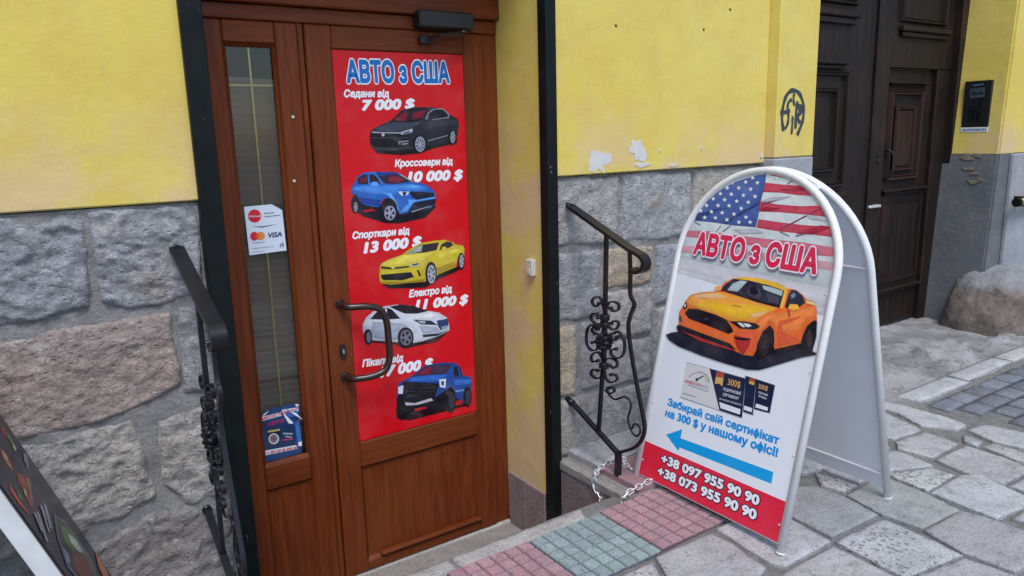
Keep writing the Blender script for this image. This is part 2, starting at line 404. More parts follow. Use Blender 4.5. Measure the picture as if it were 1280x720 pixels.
# ------------------------------------------------------------------ print: coloured polygons and lettering on a flat sheet
def print_mesh(name, layers, frame, z0, mat, parent=None, dz=.00009, tone=0):
    """layers: [(rgb, [(u, v), ...]), ...]; each polygon sits a hair above the one before it"""
    O, U, V, N = frame; vs = []; fs = []; cols = []          # cols: one colour per face corner
    from mathutils.geometry import tessellate_polygon
    for i, (c, pts) in enumerate(layers):
        z = z0+i*dz; lin = S(c)
        w = max(p[0] for p in pts)-min(p[0] for p in pts); y0 = min(p[1] for p in pts); hh = max(p[1] for p in pts)-y0
        if not tone or w < .035:
            b = len(vs); vs += [O+U*p[0]+V*p[1]+N*z for p in pts]
            for t in tessellate_polygon([[Vector((p[0], p[1], 0)) for p in pts]]):
                fs.append(tuple(b+q for q in t)); cols.append([lin]*3)
            continue
        bm = bmesh.new(); bm.faces.new([bm.verts.new((p[0], p[1], 0)) for p in pts]); x0 = min(p[0] for p in pts)   # printed half-tones: finer faces
        step = max(w/34, .0035)
        for lo, ext, ax in ((x0, w, 0), (y0, hh, 1)):
            for q in range(1, int(ext/step)+1):
                v = lo+q*step
                bmesh.ops.bisect_plane(bm, geom=bm.verts[:]+bm.edges[:]+bm.faces[:], plane_co=(v, 0, 0) if ax == 0 else (0, v, 0), plane_no=(1, 0, 0) if ax == 0 else (0, 1, 0))
        bmesh.ops.triangulate(bm, faces=bm.faces[:])
        seg = [(Vector(pts[k]), Vector(pts[(k+1) % len(pts)])) for k in range(len(pts))]; b = len(vs); vc = {}
        for v in bm.verts:
            p = v.co.xy; d = min((p-a-(bb-a)*max(0, min(1, (p-a).dot(bb-a)/max((bb-a).length_squared, 1e-12)))).length for a, bb in seg)
            k = (1+tone*(1.5*noise.noise(Vector((p.x*34, p.y*60, i)))+.9*noise.noise(Vector((p.x*110, p.y*150, i*3)))+1.6*((p.y-y0)/max(hh, 1e-6)-.5)))*(1-1.9*tone*math.exp(-d/(.05*min(w, .3))))
            hl = max(0, noise.noise(Vector((p.x*18+p.y*26, p.y*14, i*5+2)))-.22)*tone*1.4
            vc[v.index] = tuple(max(0, a*k)+hl*.5 for a in lin); vs.append(O+U*p.x+V*p.y+N*z)
        bm.faces.ensure_lookup_table()
        for f in bm.faces:
            fs.append(tuple(b+v.index for v in f.verts)); cols.append([vc[v.index] for v in f.verts])
        bm.free()
    me = bpy.data.meshes.new(name); me.from_pydata(vs, [], fs)
    at = me.color_attributes.new('ink', 'FLOAT_COLOR', 'CORNER')
    for p, c in zip(me.polygons, cols):
        for li, cc in zip(p.loop_indices, c): at.data[li].color = (*cc, 1)
    for p in me.polygons:
        if p.normal.dot(N) < 0: p.flip()
    me.materials.append(mat)
    return obj(name, me, None, parent)
_tc = {}
def text_shape(txt, offset, shear=0.0, space=1.0):
    k = (txt, offset, shear, space)
    if k in _tc: return _tc[k]
    def raw(t):
        kk = ('raw', t)
        if kk not in _tc:
            cu = bpy.data.curves.new('lettering', 'FONT'); cu.body = t; cu.size = 1; cu.resolution_u = 3; cu.fill_mode = 'FRONT'
            o = bpy.data.objects.new('lettering', cu); me = bpy.data.meshes.new_from_object(o)
            _tc[kk] = ([(v.co.x, v.co.y) for v in me.vertices], [tuple(p.vertices) for p in me.polygons])
            bpy.data.objects.remove(o); bpy.data.curves.remove(cu); bpy.data.meshes.remove(me)
        return _tc[kk]
    base = txt.replace('ф', 'о').replace('Ф', 'О'); vs = []; fs = []
    for i, ch in enumerate(txt):                      # letter by letter, spaced as in the whole word
        if ch == ' ': continue
        gv_, gf_ = raw(base[i])
        if base[i] in 'еР':                           # same shape from the other alphabet, fitted to the same box
            av, gf_ = raw({'е': 'e', 'Р': 'P'}[base[i]]); bb = [(min(v[q] for v in w_), max(v[q] for v in w_)) for w_ in (av, gv_) for q in (0, 1)]
            gv_ = [(bb[2][0]+(v[0]-bb[0][0])*(bb[2][1]-bb[2][0])/(bb[0][1]-bb[0][0]), bb[3][0]+(v[1]-bb[1][0])*(bb[3][1]-bb[3][0])/(bb[1][1]-bb[1][0])) for v in av]
        if ch == 'н':                                 # two stems and a bar
            w = max(v[0] for v in gv_); x0_ = min(v[0] for v in gv_); t = .088; hgt = max(v[1] for v in gv_)
            q = lambda a, b_, c, d: [(a, c), (b_, c), (b_, d), (a, d)]
            gv_ = q(x0_, x0_+t, 0, hgt)+q(w-t, w, 0, hgt)+q(x0_+t, w-t, hgt/2-.032, hgt/2+.045); gf_ = [(0,1,2,3), (4,5,6,7), (8,9,10,11)]
        x1 = max(v[0] for v in raw(base[:i+1])[0]); gx1 = max(v[0] for v in gv_); gx0 = min(v[0] for v in gv_)
        b = len(vs); vs += [(v[0]+x1-gx1, v[1]) for v in gv_]; fs += [tuple(q+b for q in f) for f in gf_]
        if ch in 'фФ':                                # drawn as a round letter with an upright through it
            x = x1-(gx1-gx0)/2; y0, y1 = (-.17, .72) if ch == 'ф' else (-.02, .75); b = len(vs)
            vs += [(x-.045, y0), (x+.045, y0), (x+.045, y1), (x-.045, y1)]; fs.append((b, b+1, b+2, b+3))
    vs = [(v[0]+shear*v[1], v[1]) for v in vs]
    _tc[k] = (vs, fs); return _tc[k]
def lettering(name, spec, frame, z, passes, mat, parent=None, shear=0.0, grow=1.0, space=1.0):
    """spec = (text, [baseline left u, v, baseline right u, v, cap top u, v]); passes = [(rgb, weight, du, dv)]"""
    txt, (ax, ay, bx, by, tx, ty) = spec
    O, U, V, N = frame
    vs0, _ = text_shape(txt, .0, shear, space)
    x0 = min(v[0] for v in vs0); x1 = max(v[0] for v in vs0)
    A = Vector((ax, ay)); X = (Vector((bx, by))-A)/(x1-x0)
    h = (Vector((tx, ty))-A); Xn = X.normalized(); Yn = Vector((-Xn.y, Xn.x)); Y = Yn*abs(h.dot(Yn))/.727*grow
    vs = []; fs = []; cols = []; z_ = z
    tv, tf = text_shape(txt, .0, shear, space)
    for i, (c, off, du, dv) in enumerate(passes):
        ring = [(0, 0)]
        if off > 0:                                   # heavier weight: the glyphs repeated round a small circle
            for rr, nn in ((off, 10),)+(((off*.5, 6),) if off > .045 else ()):
                ring += [(rr*math.cos(2*PI*k/nn), rr*math.sin(2*PI*k/nn)) for k in range(nn)]
        for dx, dy in ring:
            b = len(vs); z_ += .00001
            for v in tv:
                p = A + X*(v[0]-x0+dx) + Y*(v[1]+dy) + Vector((du, dv)); vs.append(O+U*p.x+V*p.y+N*z_)
            for f in tf: fs.append(tuple(q+b for q in f)); cols.append(S(c))
        z_ += .00008
    me = bpy.data.meshes.new(name); me.from_pydata(vs, [], fs)
    at = me.color_attributes.new('ink', 'FLOAT_COLOR', 'CORNER')
    for p, c in zip(me.polygons, cols):
        if p.normal.dot(N) < 0: p.flip()
        for li in p.loop_indices: at.data[li].color = (*c, 1)
    me.materials.append(mat)
    return obj(name, me, None, parent)

# ------------------------------------------------------------------ outlines of the printed pictures, lettering and ironwork, in metres
PRINTS = {
 'sedan': [
  ((15,4,10),[(1.1085,1.6212),(1.1303,1.5992),(1.2212,1.5901),(1.298,1.5934),(1.3638,1.6114),(1.4552,1.6251),(1.4609,1.6435),(1.3367,1.6264),(1.2011,1.6223)]),
  ((34,34,48),[(1.1048,1.6597),(1.1103,1.6787),(1.1235,1.6862),(1.1629,1.7028),(1.1938,1.7141),(1.2308,1.7467),(1.2803,1.7582),(1.3531,1.7589),(1.3993,1.752),(1.4314,1.7317),(1.4643,1.7152),(1.4705,1.6926),(1.4615,1.6559),(1.4312,1.6278),(1.3318,1.6225),(1.2895,1.6037),(1.2001,1.6066),(1.1307,1.6051),(1.1048,1.629)]),
  ((62,64,84),[(1.1321,1.6879),(1.1977,1.7063),(1.2771,1.7033),(1.3135,1.706),(1.267,1.6838),(1.2219,1.6728),(1.1228,1.6766)]),
  ((50,52,68),[(1.3365,1.7085),(1.4259,1.7156),(1.4593,1.7112),(1.4632,1.6928),(1.3397,1.6825)]),
  ((24,18,36),[(1.1893,1.7114),(1.2329,1.7447),(1.2802,1.7551),(1.3438,1.7561),(1.3186,1.7147),(1.2772,1.7053)]),
  ((120,12,40),[(1.2002,1.712),(1.2356,1.7389),(1.2592,1.7407),(1.2498,1.7099)]),
  ((120,12,40),[(1.2792,1.7387),(1.3342,1.7502),(1.319,1.7226),(1.271,1.7144)]),
  ((135,140,155),[(1.3278,1.7166),(1.3382,1.7383),(1.362,1.7529),(1.4041,1.754),(1.4292,1.7338),(1.4284,1.7188),(1.3366,1.7097)]),
  ((20,20,35),[(1.337,1.7161),(1.3436,1.7363),(1.3665,1.7497),(1.402,1.75),(1.4229,1.7318),(1.4239,1.7233),(1.3694,1.7158)]),
  ((34,34,48),[(1.3688,1.7501),(1.3735,1.7501),(1.3731,1.7157),(1.3675,1.7154)]),
  ((34,34,48),[(1.3322,1.7126),(1.3418,1.7204),(1.3579,1.7183),(1.3573,1.7083),(1.3387,1.7057)]),
  ((14,14,24),[(1.1096,1.6692),(1.2126,1.6659),(1.2655,1.6581),(1.2555,1.6405),(1.263,1.6165),(1.1273,1.6168),(1.1053,1.6367)]),
  ((70,72,90),[(1.1087,1.6551),(1.2561,1.6516),(1.256,1.6492),(1.1085,1.652)]),
  ((70,72,90),[(1.1146,1.6187),(1.272,1.6155),(1.2718,1.6123),(1.1165,1.6152)]),
  ((165,172,190),[(1.1142,1.6749),(1.1609,1.672),(1.2217,1.6704),(1.2214,1.6657),(1.1606,1.6678),(1.1139,1.6703)]),
  ((165,172,190),[(1.1612,1.6631),(1.1598,1.6595),(1.1566,1.6573),(1.1529,1.6574),(1.1501,1.6597),(1.1492,1.6634),(1.1505,1.667),(1.1537,1.6692),(1.1574,1.6691),(1.1603,1.6668)]),
  ((165,172,190),[(1.2217,1.6704),(1.2737,1.6833),(1.2715,1.6687),(1.2256,1.661)]),
  ((60,70,90),[(1.2349,1.6686),(1.262,1.6752),(1.2607,1.6689),(1.2369,1.6646)]),
  ((140,142,158),[(1.2131,1.6385),(1.2555,1.6413),(1.2544,1.6374),(1.2195,1.6336),(1.2212,1.6257),(1.2147,1.6274)]),
  ((140,142,158),[(1.2281,1.6302),(1.2528,1.6327),(1.2525,1.628),(1.2287,1.6255)]),
  ((10,8,14),[(1.3274,1.6258),(1.3245,1.6133),(1.3177,1.6028),(1.3081,1.5959),(1.2971,1.5938),(1.2864,1.5967),(1.2777,1.6041),(1.2723,1.6149),(1.2709,1.6274),(1.2737,1.6398),(1.2804,1.6502),(1.2899,1.6571),(1.3008,1.6593),(1.3115,1.6566),(1.3203,1.6493),(1.3259,1.6385)]),
  ((10,8,14),[(1.4562,1.6469),(1.4543,1.6359),(1.4499,1.6267),(1.4436,1.6206),(1.4365,1.6186),(1.4296,1.621),(1.424,1.6274),(1.4205,1.6368),(1.4197,1.6478),(1.4216,1.6587),(1.426,1.6678),(1.4322,1.6739),(1.4393,1.676),(1.4462,1.6737),(1.4518,1.6673),(1.4553,1.658)]),
  ((150,155,175),[(1.3218,1.6252),(1.3196,1.6145),(1.3145,1.6055),(1.3073,1.5996),(1.2992,1.5978),(1.2913,1.6002),(1.2848,1.6065),(1.2808,1.6157),(1.2799,1.6264),(1.2821,1.637),(1.2871,1.6459),(1.2942,1.6518),(1.3023,1.6537),(1.3102,1.6514),(1.3167,1.6452),(1.3208,1.636)]),
  ((150,155,175),[(1.4505,1.6479),(1.4492,1.6394),(1.4466,1.6323),(1.4429,1.6276),(1.4388,1.626),(1.4348,1.6278),(1.4316,1.6327),(1.4297,1.6399),(1.4293,1.6484),(1.4305,1.6568),(1.4331,1.6639),(1.4368,1.6686),(1.4409,1.6702),(1.4449,1.6685),(1.4481,1.6636),(1.45,1.6564)]),
  ((40,36,50),[(1.3058,1.6256),(1.3179,1.6289),(1.3175,1.6217)]),
  ((40,36,50),[(1.3044,1.6214),(1.3148,1.6138),(1.311,1.6085)]),
  ((40,36,50),[(1.3013,1.6193),(1.3052,1.6044),(1.2997,1.6033)]),
  ((40,36,50),[(1.2979,1.6201),(1.2935,1.605),(1.289,1.6087)]),
  ((40,36,50),[(1.2959,1.6237),(1.2853,1.6153),(1.2838,1.6221)]),
  ((40,36,50),[(1.2962,1.6282),(1.2843,1.6305),(1.2865,1.6371)]),
  ((40,36,50),[(1.2986,1.6316),(1.291,1.6434),(1.2959,1.6469)]),
  ((40,36,50),[(1.302,1.6323),(1.3023,1.6482),(1.3076,1.6468)]),
  ((40,36,50),[(1.3048,1.6299),(1.3129,1.6425),(1.3161,1.6369)]),
  ((40,36,50),[(1.4423,1.6481),(1.448,1.6514),(1.4477,1.6445)]),
  ((40,36,50),[(1.4412,1.6441),(1.4456,1.6368),(1.4428,1.6325)]),
  ((40,36,50),[(1.4391,1.6432),(1.4388,1.6307),(1.4357,1.6323)]),
  ((40,36,50),[(1.4376,1.646),(1.4328,1.6378),(1.4317,1.644)]),
  ((40,36,50),[(1.4378,1.6504),(1.4321,1.6526),(1.4338,1.6588)]),
  ((40,36,50),[(1.4396,1.6531),(1.4372,1.664),(1.4405,1.6655)]),
  ((40,36,50),[(1.4415,1.6521),(1.4443,1.6635),(1.4467,1.6592)]),
  ((130,132,148),[(1.3328,1.6394),(1.4182,1.6568),(1.418,1.6527),(1.3325,1.6346)]),
 ],
 'suv': [
  ((14,8,30),[(1.0251,1.4059),(1.0593,1.3819),(1.1424,1.3497),(1.1979,1.3431),(1.3059,1.3543),(1.3546,1.3918),(1.3427,1.4077),(1.1003,1.4215),(1.0258,1.441)]),
  ((190,10,30),[(1.0587,1.4015),(1.0953,1.4041),(1.1102,1.3957),(1.0677,1.3937)]),
  ((32,98,190),[(1.0217,1.4622),(1.0254,1.4864),(1.0378,1.5031),(1.0465,1.52),(1.0699,1.5327),(1.1043,1.5353),(1.1936,1.5302),(1.2248,1.5179),(1.2638,1.4904),(1.3046,1.4826),(1.3332,1.468),(1.3493,1.4521),(1.357,1.4367),(1.351,1.4033),(1.3332,1.3896),(1.2573,1.3806),(1.204,1.3756),(1.1894,1.4005),(1.1677,1.4347),(1.1402,1.4366),(1.1313,1.4193),(1.1227,1.4084),(1.0996,1.4109),(1.0585,1.4246),(1.0484,1.4429),(1.0273,1.4619)]),
  ((22,62,150),[(1.0452,1.4502),(1.1283,1.4338),(1.1249,1.4119),(1.0587,1.4274)]),
  ((22,62,150),[(1.1195,1.5331),(1.1935,1.5288),(1.209,1.5223),(1.1263,1.5201)]),
  ((62,142,235),[(1.0935,1.4894),(1.1355,1.4827),(1.1906,1.4837),(1.2633,1.4831),(1.3165,1.4697),(1.3265,1.461),(1.27,1.4571),(1.2055,1.4648),(1.1844,1.448),(1.153,1.4519),(1.1028,1.457),(1.043,1.4714),(1.0283,1.4758),(1.0328,1.486)]),
  ((100,170,245),[(1.2062,1.4774),(1.2631,1.4795),(1.304,1.4705),(1.2624,1.4667)]),
  ((100,170,245),[(1.1416,1.458),(1.173,1.456),(1.1945,1.4183),(1.201,1.3923),(1.195,1.3928),(1.1791,1.4267),(1.1606,1.4478)]),
  ((46,22,56),[(1.1262,1.5187),(1.1971,1.5229),(1.2246,1.5143),(1.2618,1.4923),(1.1908,1.4866),(1.1478,1.4916)]),
  ((125,18,50),[(1.1648,1.512),(1.1968,1.5175),(1.2339,1.5011),(1.2071,1.4907),(1.1677,1.4958)]),
  ((160,170,190),[(1.2089,1.5205),(1.2169,1.5201),(1.2659,1.4921),(1.2596,1.4899)]),
  ((40,18,48),[(1.0461,1.5148),(1.0694,1.5258),(1.1074,1.5256),(1.124,1.5142),(1.1329,1.4906),(1.1012,1.49),(1.0478,1.4966)]),
  ((110,16,44),[(1.0553,1.5126),(1.0804,1.52),(1.081,1.5024),(1.0544,1.5004)]),
  ((45,110,205),[(1.0856,1.525),(1.0928,1.5246),(1.0935,1.4894),(1.0866,1.4898)]),
  ((90,160,245),[(1.0937,1.4929),(1.1057,1.5),(1.1229,1.4976),(1.1267,1.4857),(1.1008,1.4847)]),
  ((20,20,50),[(1.2454,1.4557),(1.3029,1.4521),(1.3468,1.4448),(1.3515,1.4303),(1.2764,1.4243),(1.2565,1.436)]),
  ((20,20,50),[(1.2593,1.4137),(1.3562,1.4225),(1.3518,1.4033),(1.3077,1.3871),(1.2367,1.3785),(1.2545,1.403)]),
  ((85,165,245),[(1.2356,1.4282),(1.2764,1.4235),(1.3524,1.4302),(1.3529,1.4242),(1.2677,1.4168),(1.2548,1.4085),(1.2329,1.3843),(1.2064,1.3828),(1.2218,1.4017),(1.2429,1.4149)]),
  ((205,215,235),[(1.2003,1.4586),(1.2172,1.4597),(1.2201,1.4413),(1.2103,1.4463)]),
  ((205,215,235),[(1.2211,1.4573),(1.2474,1.4563),(1.2407,1.4462),(1.2303,1.4421)]),
  ((30,25,60),[(1.219,1.4559),(1.2372,1.4548),(1.2304,1.4443),(1.2224,1.4455)]),
  ((180,190,205),[(1.2492,1.3827),(1.3294,1.3974),(1.3292,1.3952),(1.2531,1.3794)]),
  ((10,8,22),[(1.1946,1.3928),(1.1909,1.3766),(1.1826,1.3633),(1.1709,1.3549),(1.1576,1.3528),(1.1449,1.3571),(1.1346,1.3673),(1.1282,1.3817),(1.1267,1.3981),(1.1303,1.414),(1.1385,1.4272),(1.15,1.4356),(1.1631,1.4379),(1.1759,1.4338),(1.1864,1.4238),(1.193,1.4094)]),
  ((10,8,22),[(1.0487,1.4253),(1.0466,1.413),(1.0424,1.4028),(1.0368,1.3961),(1.0306,1.3942),(1.0248,1.3971),(1.0202,1.4045),(1.0176,1.4152),(1.0173,1.4276),(1.0194,1.4397),(1.0236,1.4499),(1.0291,1.4565),(1.0353,1.4585),(1.0411,1.4557),(1.0457,1.4484),(1.0484,1.4377)]),
  ((150,155,178),[(1.1866,1.3818),(1.1842,1.3716),(1.1787,1.3633),(1.1708,1.3581),(1.1619,1.3568),(1.1532,1.3596),(1.1462,1.366),(1.1418,1.3751),(1.1408,1.3854),(1.1432,1.3955),(1.1487,1.4037),(1.1564,1.4089),(1.1653,1.4103),(1.174,1.4076),(1.1811,1.4013),(1.1855,1.3922)]),
  ((150,155,178),[(1.0408,1.4146),(1.0397,1.4082),(1.0378,1.4028),(1.0352,1.3993),(1.0324,1.3983),(1.0298,1.3998),(1.0278,1.4036),(1.0266,1.4092),(1.0266,1.4156),(1.0276,1.422),(1.0295,1.4274),(1.0321,1.4308),(1.0349,1.4319),(1.0375,1.4304),(1.0395,1.4266),(1.0407,1.4211)]),
  ((24,20,40),[(1.1691,1.3832),(1.1818,1.39),(1.1808,1.3744)]),
  ((24,20,40),[(1.1649,1.3773),(1.1743,1.3653),(1.1613,1.3615)]),
  ((24,20,40),[(1.1589,1.3801),(1.1521,1.366),(1.1451,1.3792)]),
  ((24,20,40),[(1.1594,1.3878),(1.1459,1.3909),(1.1545,1.4028)]),
  ((24,20,40),[(1.1657,1.3896),(1.1642,1.4057),(1.1765,1.4)]),
  ((24,20,40),[(1.0353,1.415),(1.0393,1.4193),(1.0387,1.4101)]),
  ((24,20,40),[(1.0339,1.4114),(1.0365,1.4046),(1.0324,1.402)]),
  ((24,20,40),[(1.0321,1.4129),(1.0297,1.4044),(1.0279,1.412)]),
  ((24,20,40),[(1.0324,1.4175),(1.0284,1.419),(1.0313,1.4263)]),
  ((24,20,40),[(1.0344,1.4187),(1.0343,1.4282),(1.038,1.4251)]),
 ],
 'coupe': [
  ((22,10,20),[(1.1168,1.1236),(1.1413,1.1063),(1.2949,1.0892),(1.3515,1.1148),(1.4423,1.1368),(1.4671,1.1527),(1.3532,1.1478),(1.2604,1.1185)]),
  ((208,188,45),[(1.1104,1.1857),(1.1156,1.2008),(1.1439,1.2132),(1.2049,1.2261),(1.2231,1.2381),(1.2774,1.2603),(1.3363,1.2644),(1.387,1.2634),(1.4238,1.2494),(1.4328,1.2402),(1.4659,1.2326),(1.4724,1.2173),(1.4689,1.1925),(1.4397,1.1833),(1.4286,1.1511),(1.3524,1.1334),(1.3381,1.1249),(1.3357,1.1664),(1.3181,1.1808),(1.3034,1.1621),(1.2961,1.1117),(1.2158,1.1163),(1.1507,1.119),(1.1089,1.1306),(1.1063,1.1547)]),
  ((170,145,35),[(1.3444,1.1571),(1.4298,1.176),(1.4288,1.1552),(1.3525,1.1354)]),
  ((170,145,35),[(1.1093,1.1365),(1.2161,1.1223),(1.2922,1.1225),(1.2917,1.1144),(1.2158,1.1163),(1.1508,1.1202),(1.111,1.1303)]),
  ((235,220,85),[(1.1222,1.2039),(1.2048,1.2241),(1.2664,1.2241),(1.3339,1.2191),(1.2917,1.1961),(1.2376,1.1871),(1.1764,1.1856),(1.1215,1.1942)]),
  ((235,220,85),[(1.3472,1.2103),(1.4272,1.2222),(1.4652,1.2181),(1.4313,1.2092),(1.3555,1.1929)]),
  ((45,30,45),[(1.2158,1.2257),(1.2407,1.2381),(1.2771,1.2543),(1.3611,1.2558),(1.3481,1.2274),(1.2933,1.2236)]),
  ((165,175,165),[(1.218,1.2266),(1.2406,1.2374),(1.2747,1.2518),(1.2904,1.253),(1.2837,1.2287),(1.2399,1.2254)]),
  ((48,36,45),[(1.3595,1.2253),(1.3699,1.2468),(1.3936,1.2566),(1.4145,1.2516),(1.4224,1.2393),(1.404,1.2308)]),
  ((215,195,60),[(1.369,1.2292),(1.3764,1.2379),(1.3911,1.2351),(1.3887,1.2238)]),
  ((40,28,30),[(1.1151,1.193),(1.159,1.1825),(1.2285,1.1809),(1.229,1.1752),(1.1586,1.1758),(1.1166,1.1841)]),
  ((22,18,28),[(1.1143,1.1615),(1.1533,1.1598),(1.2358,1.1562),(1.2471,1.1366),(1.199,1.1298),(1.1222,1.1407),(1.1124,1.1519)]),
  ((225,215,90),[(1.157,1.1848),(1.1698,1.1832),(1.1681,1.177),(1.1579,1.1783)]),
  ((200,205,205),[(1.2286,1.1841),(1.2756,1.1891),(1.2705,1.1775),(1.2369,1.1751)]),
  ((30,25,30),[(1.2397,1.184),(1.271,1.1872),(1.2662,1.1809),(1.2438,1.1791)]),
  ((50,40,35),[(1.2598,1.1634),(1.2694,1.1582),(1.2779,1.1346),(1.2669,1.1381)]),
  ((14,10,16),[(1.3444,1.1385),(1.3416,1.1218),(1.3354,1.1081),(1.3269,1.0995),(1.3173,1.0974),(1.3081,1.102),(1.3006,1.1126),(1.2961,1.1276),(1.2952,1.1447),(1.298,1.1613),(1.3041,1.1749),(1.3125,1.1835),(1.322,1.1857),(1.3313,1.1812),(1.3388,1.1707),(1.3434,1.1557)]),
  ((14,10,16),[(1.4703,1.1705),(1.4686,1.1578),(1.4647,1.1473),(1.4594,1.1406),(1.4534,1.1388),(1.4477,1.142),(1.4431,1.1499),(1.4403,1.1612),(1.4397,1.1741),(1.4415,1.1867),(1.4453,1.1971),(1.4505,1.2038),(1.4565,1.2056),(1.4622,1.2025),(1.4669,1.1947),(1.4697,1.1834)]),
  ((168,178,195),[(1.3386,1.1351),(1.3366,1.1215),(1.3322,1.1102),(1.3261,1.1031),(1.3193,1.1012),(1.3128,1.1049),(1.3077,1.1134),(1.3046,1.1256),(1.304,1.1395),(1.3061,1.1531),(1.3104,1.1642),(1.3165,1.1713),(1.3232,1.1733),(1.3297,1.1697),(1.3349,1.1613),(1.338,1.1491)]),
  ((168,178,195),[(1.466,1.171),(1.4648,1.1611),(1.4623,1.1529),(1.459,1.1477),(1.4552,1.1462),(1.4516,1.1486),(1.4488,1.1546),(1.4471,1.1632),(1.4468,1.1732),(1.448,1.183),(1.4505,1.1912),(1.4538,1.1964),(1.4576,1.198),(1.4612,1.1956),(1.464,1.1897),(1.4657,1.181)]),
  ((30,26,34),[(1.3254,1.1368),(1.3352,1.1431),(1.3344,1.1281)]),
  ((30,26,34),[(1.3235,1.1303),(1.3316,1.1185),(1.3254,1.1098)]),
  ((30,26,34),[(1.3199,1.1291),(1.3202,1.108),(1.3134,1.1123)]),
  ((30,26,34),[(1.3174,1.1341),(1.3097,1.1197),(1.3073,1.1336)]),
  ((30,26,34),[(1.3178,1.1415),(1.3079,1.1445),(1.3117,1.1576)]),
  ((30,26,34),[(1.3208,1.1458),(1.3162,1.1639),(1.3233,1.1664)]),
  ((30,26,34),[(1.3242,1.1437),(1.3283,1.1634),(1.3334,1.1533)]),
  ((30,26,34),[(1.4587,1.1718),(1.4641,1.1773),(1.4635,1.1651)]),
  ((30,26,34),[(1.4568,1.1663),(1.4601,1.1547),(1.4556,1.1515)]),
  ((30,26,34),[(1.4544,1.1688),(1.451,1.1561),(1.4488,1.1663)]),
  ((30,26,34),[(1.4547,1.1759),(1.4494,1.1796),(1.4525,1.1891)]),
  ((30,26,34),[(1.4574,1.1778),(1.4574,1.1927),(1.4616,1.1884)]),
 ],
 'hatchback': [
  ((50,4,20),[(1.0347,.9221),(1.1614,.8876),(1.1868,.8672),(1.3315,.8686),(1.3886,.9031),(1.2214,.9121)]),
  ((205,213,225),[(1.029,.9534),(1.0298,.9871),(1.0448,1.0109),(1.0735,1.0289),(1.1223,1.0425),(1.1709,1.0405),(1.2284,1.0296),(1.2947,.9983),(1.3463,.9824),(1.3805,.9569),(1.3896,.9232),(1.3886,.9031),(1.3325,.8886),(1.2709,.8811),(1.2281,.8809),(1.2224,.9276),(1.1944,.9519),(1.1727,.9362),(1.166,.8953),(1.0977,.9131),(1.0623,.9217),(1.0564,.9524),(1.0417,.9663)]),
  ((168,178,198),[(1.071,.9916),(1.1828,.9655),(1.2149,.9446),(1.1729,.94),(1.1641,.905),(1.0981,.9199),(1.0669,.9316),(1.0609,.9592)]),
  ((168,178,198),[(1.2574,.9453),(1.3344,.9244),(1.3511,.9039),(1.2726,.9111)]),
  ((232,236,240),[(1.2013,.9974),(1.2515,.9917),(1.3116,.9902),(1.3544,.9691),(1.3101,.9619),(1.2337,.9766)]),
  ((232,236,240),[(1.0713,.9953),(1.167,.9774),(1.1667,.9728),(1.0709,.9901)]),
  ((28,24,42),[(1.0599,1.0025),(1.0892,1.0265),(1.126,1.0374),(1.1495,1.0247),(1.1815,.9851),(1.119,.9914)]),
  ((34,28,42),[(1.1398,1.0376),(1.1873,1.0388),(1.2366,1.0268),(1.2989,.9961),(1.2516,.9933),(1.2016,1.0012),(1.1656,1.0207)]),
  ((205,213,225),[(1.1219,1.0365),(1.1283,1.0356),(1.1287,.9913),(1.1207,.9926)]),
  ((38,48,68),[(1.2335,.9728),(1.3098,.9564),(1.3393,.934),(1.2661,.9485)]),
  ((170,180,200),[(1.25,.9654),(1.284,.9598),(1.2851,.9486),(1.2664,.9532)]),
  ((42,62,108),[(1.3341,.9524),(1.3848,.9522),(1.3852,.9239),(1.3513,.9095),(1.3391,.93)]),
  ((140,150,170),[(1.3539,.9251),(1.3808,.9262),(1.3783,.9129),(1.356,.9127)]),
  ((48,52,68),[(1.2707,.9074),(1.342,.9006),(1.3853,.9077),(1.3327,.891),(1.2718,.8969)]),
  ((12,10,18),[(1.2319,.9024),(1.2284,.8873),(1.2204,.8754),(1.209,.8686),(1.196,.8679),(1.1835,.8733),(1.1734,.884),(1.167,.8983),(1.1655,.9141),(1.169,.929),(1.1769,.9407),(1.1881,.9476),(1.2009,.9485),(1.2134,.9433),(1.2237,.9327),(1.2302,.9183)]),
  ((12,10,18),[(1.0631,.9345),(1.0612,.9232),(1.0571,.914),(1.0516,.9084),(1.0454,.9072),(1.0396,.9106),(1.035,.918),(1.0324,.9284),(1.032,.94),(1.034,.9512),(1.038,.9603),(1.0435,.9659),(1.0496,.9672),(1.0554,.9639),(1.06,.9566),(1.0627,.9462)]),
  ((110,112,132),[(1.2252,.9036),(1.2225,.892),(1.2165,.8828),(1.208,.8775),(1.1983,.8769),(1.1889,.881),(1.1812,.8892),(1.1765,.9002),(1.1754,.9124),(1.178,.9238),(1.1839,.9329),(1.1924,.9382),(1.202,.9389),(1.2114,.935),(1.2191,.9268),(1.224,.9158)]),
  ((110,112,132),[(1.0584,.9346),(1.0572,.9267),(1.0548,.9202),(1.0517,.9161),(1.0483,.9151),(1.0452,.9173),(1.0427,.9223),(1.0413,.9295),(1.0412,.9376),(1.0424,.9455),(1.0448,.952),(1.0479,.9561),(1.0512,.9571),(1.0544,.9549),(1.0569,.9499),(1.0583,.9428)]),
  ((22,18,28),[(1.2062,.9069),(1.2196,.9144),(1.2185,.8948)]),
  ((22,18,28),[(1.2016,.9006),(1.2124,.8866),(1.1969,.8833)]),
  ((22,18,28),[(1.195,.9045),(1.1883,.8884),(1.1799,.9059)]),
  ((22,18,28),[(1.1955,.9132),(1.1806,.9171),(1.1909,.9312)]),
  ((22,18,28),[(1.2024,.9147),(1.1999,.9332),(1.2147,.9246)]),
 ],
 'pickup': [
  ((30,3,12),[(1.1413,.634),(1.1449,.5968),(1.193,.5768),(1.3342,.5758),(1.4737,.577),(1.475,.6067),(1.2927,.6397)]),
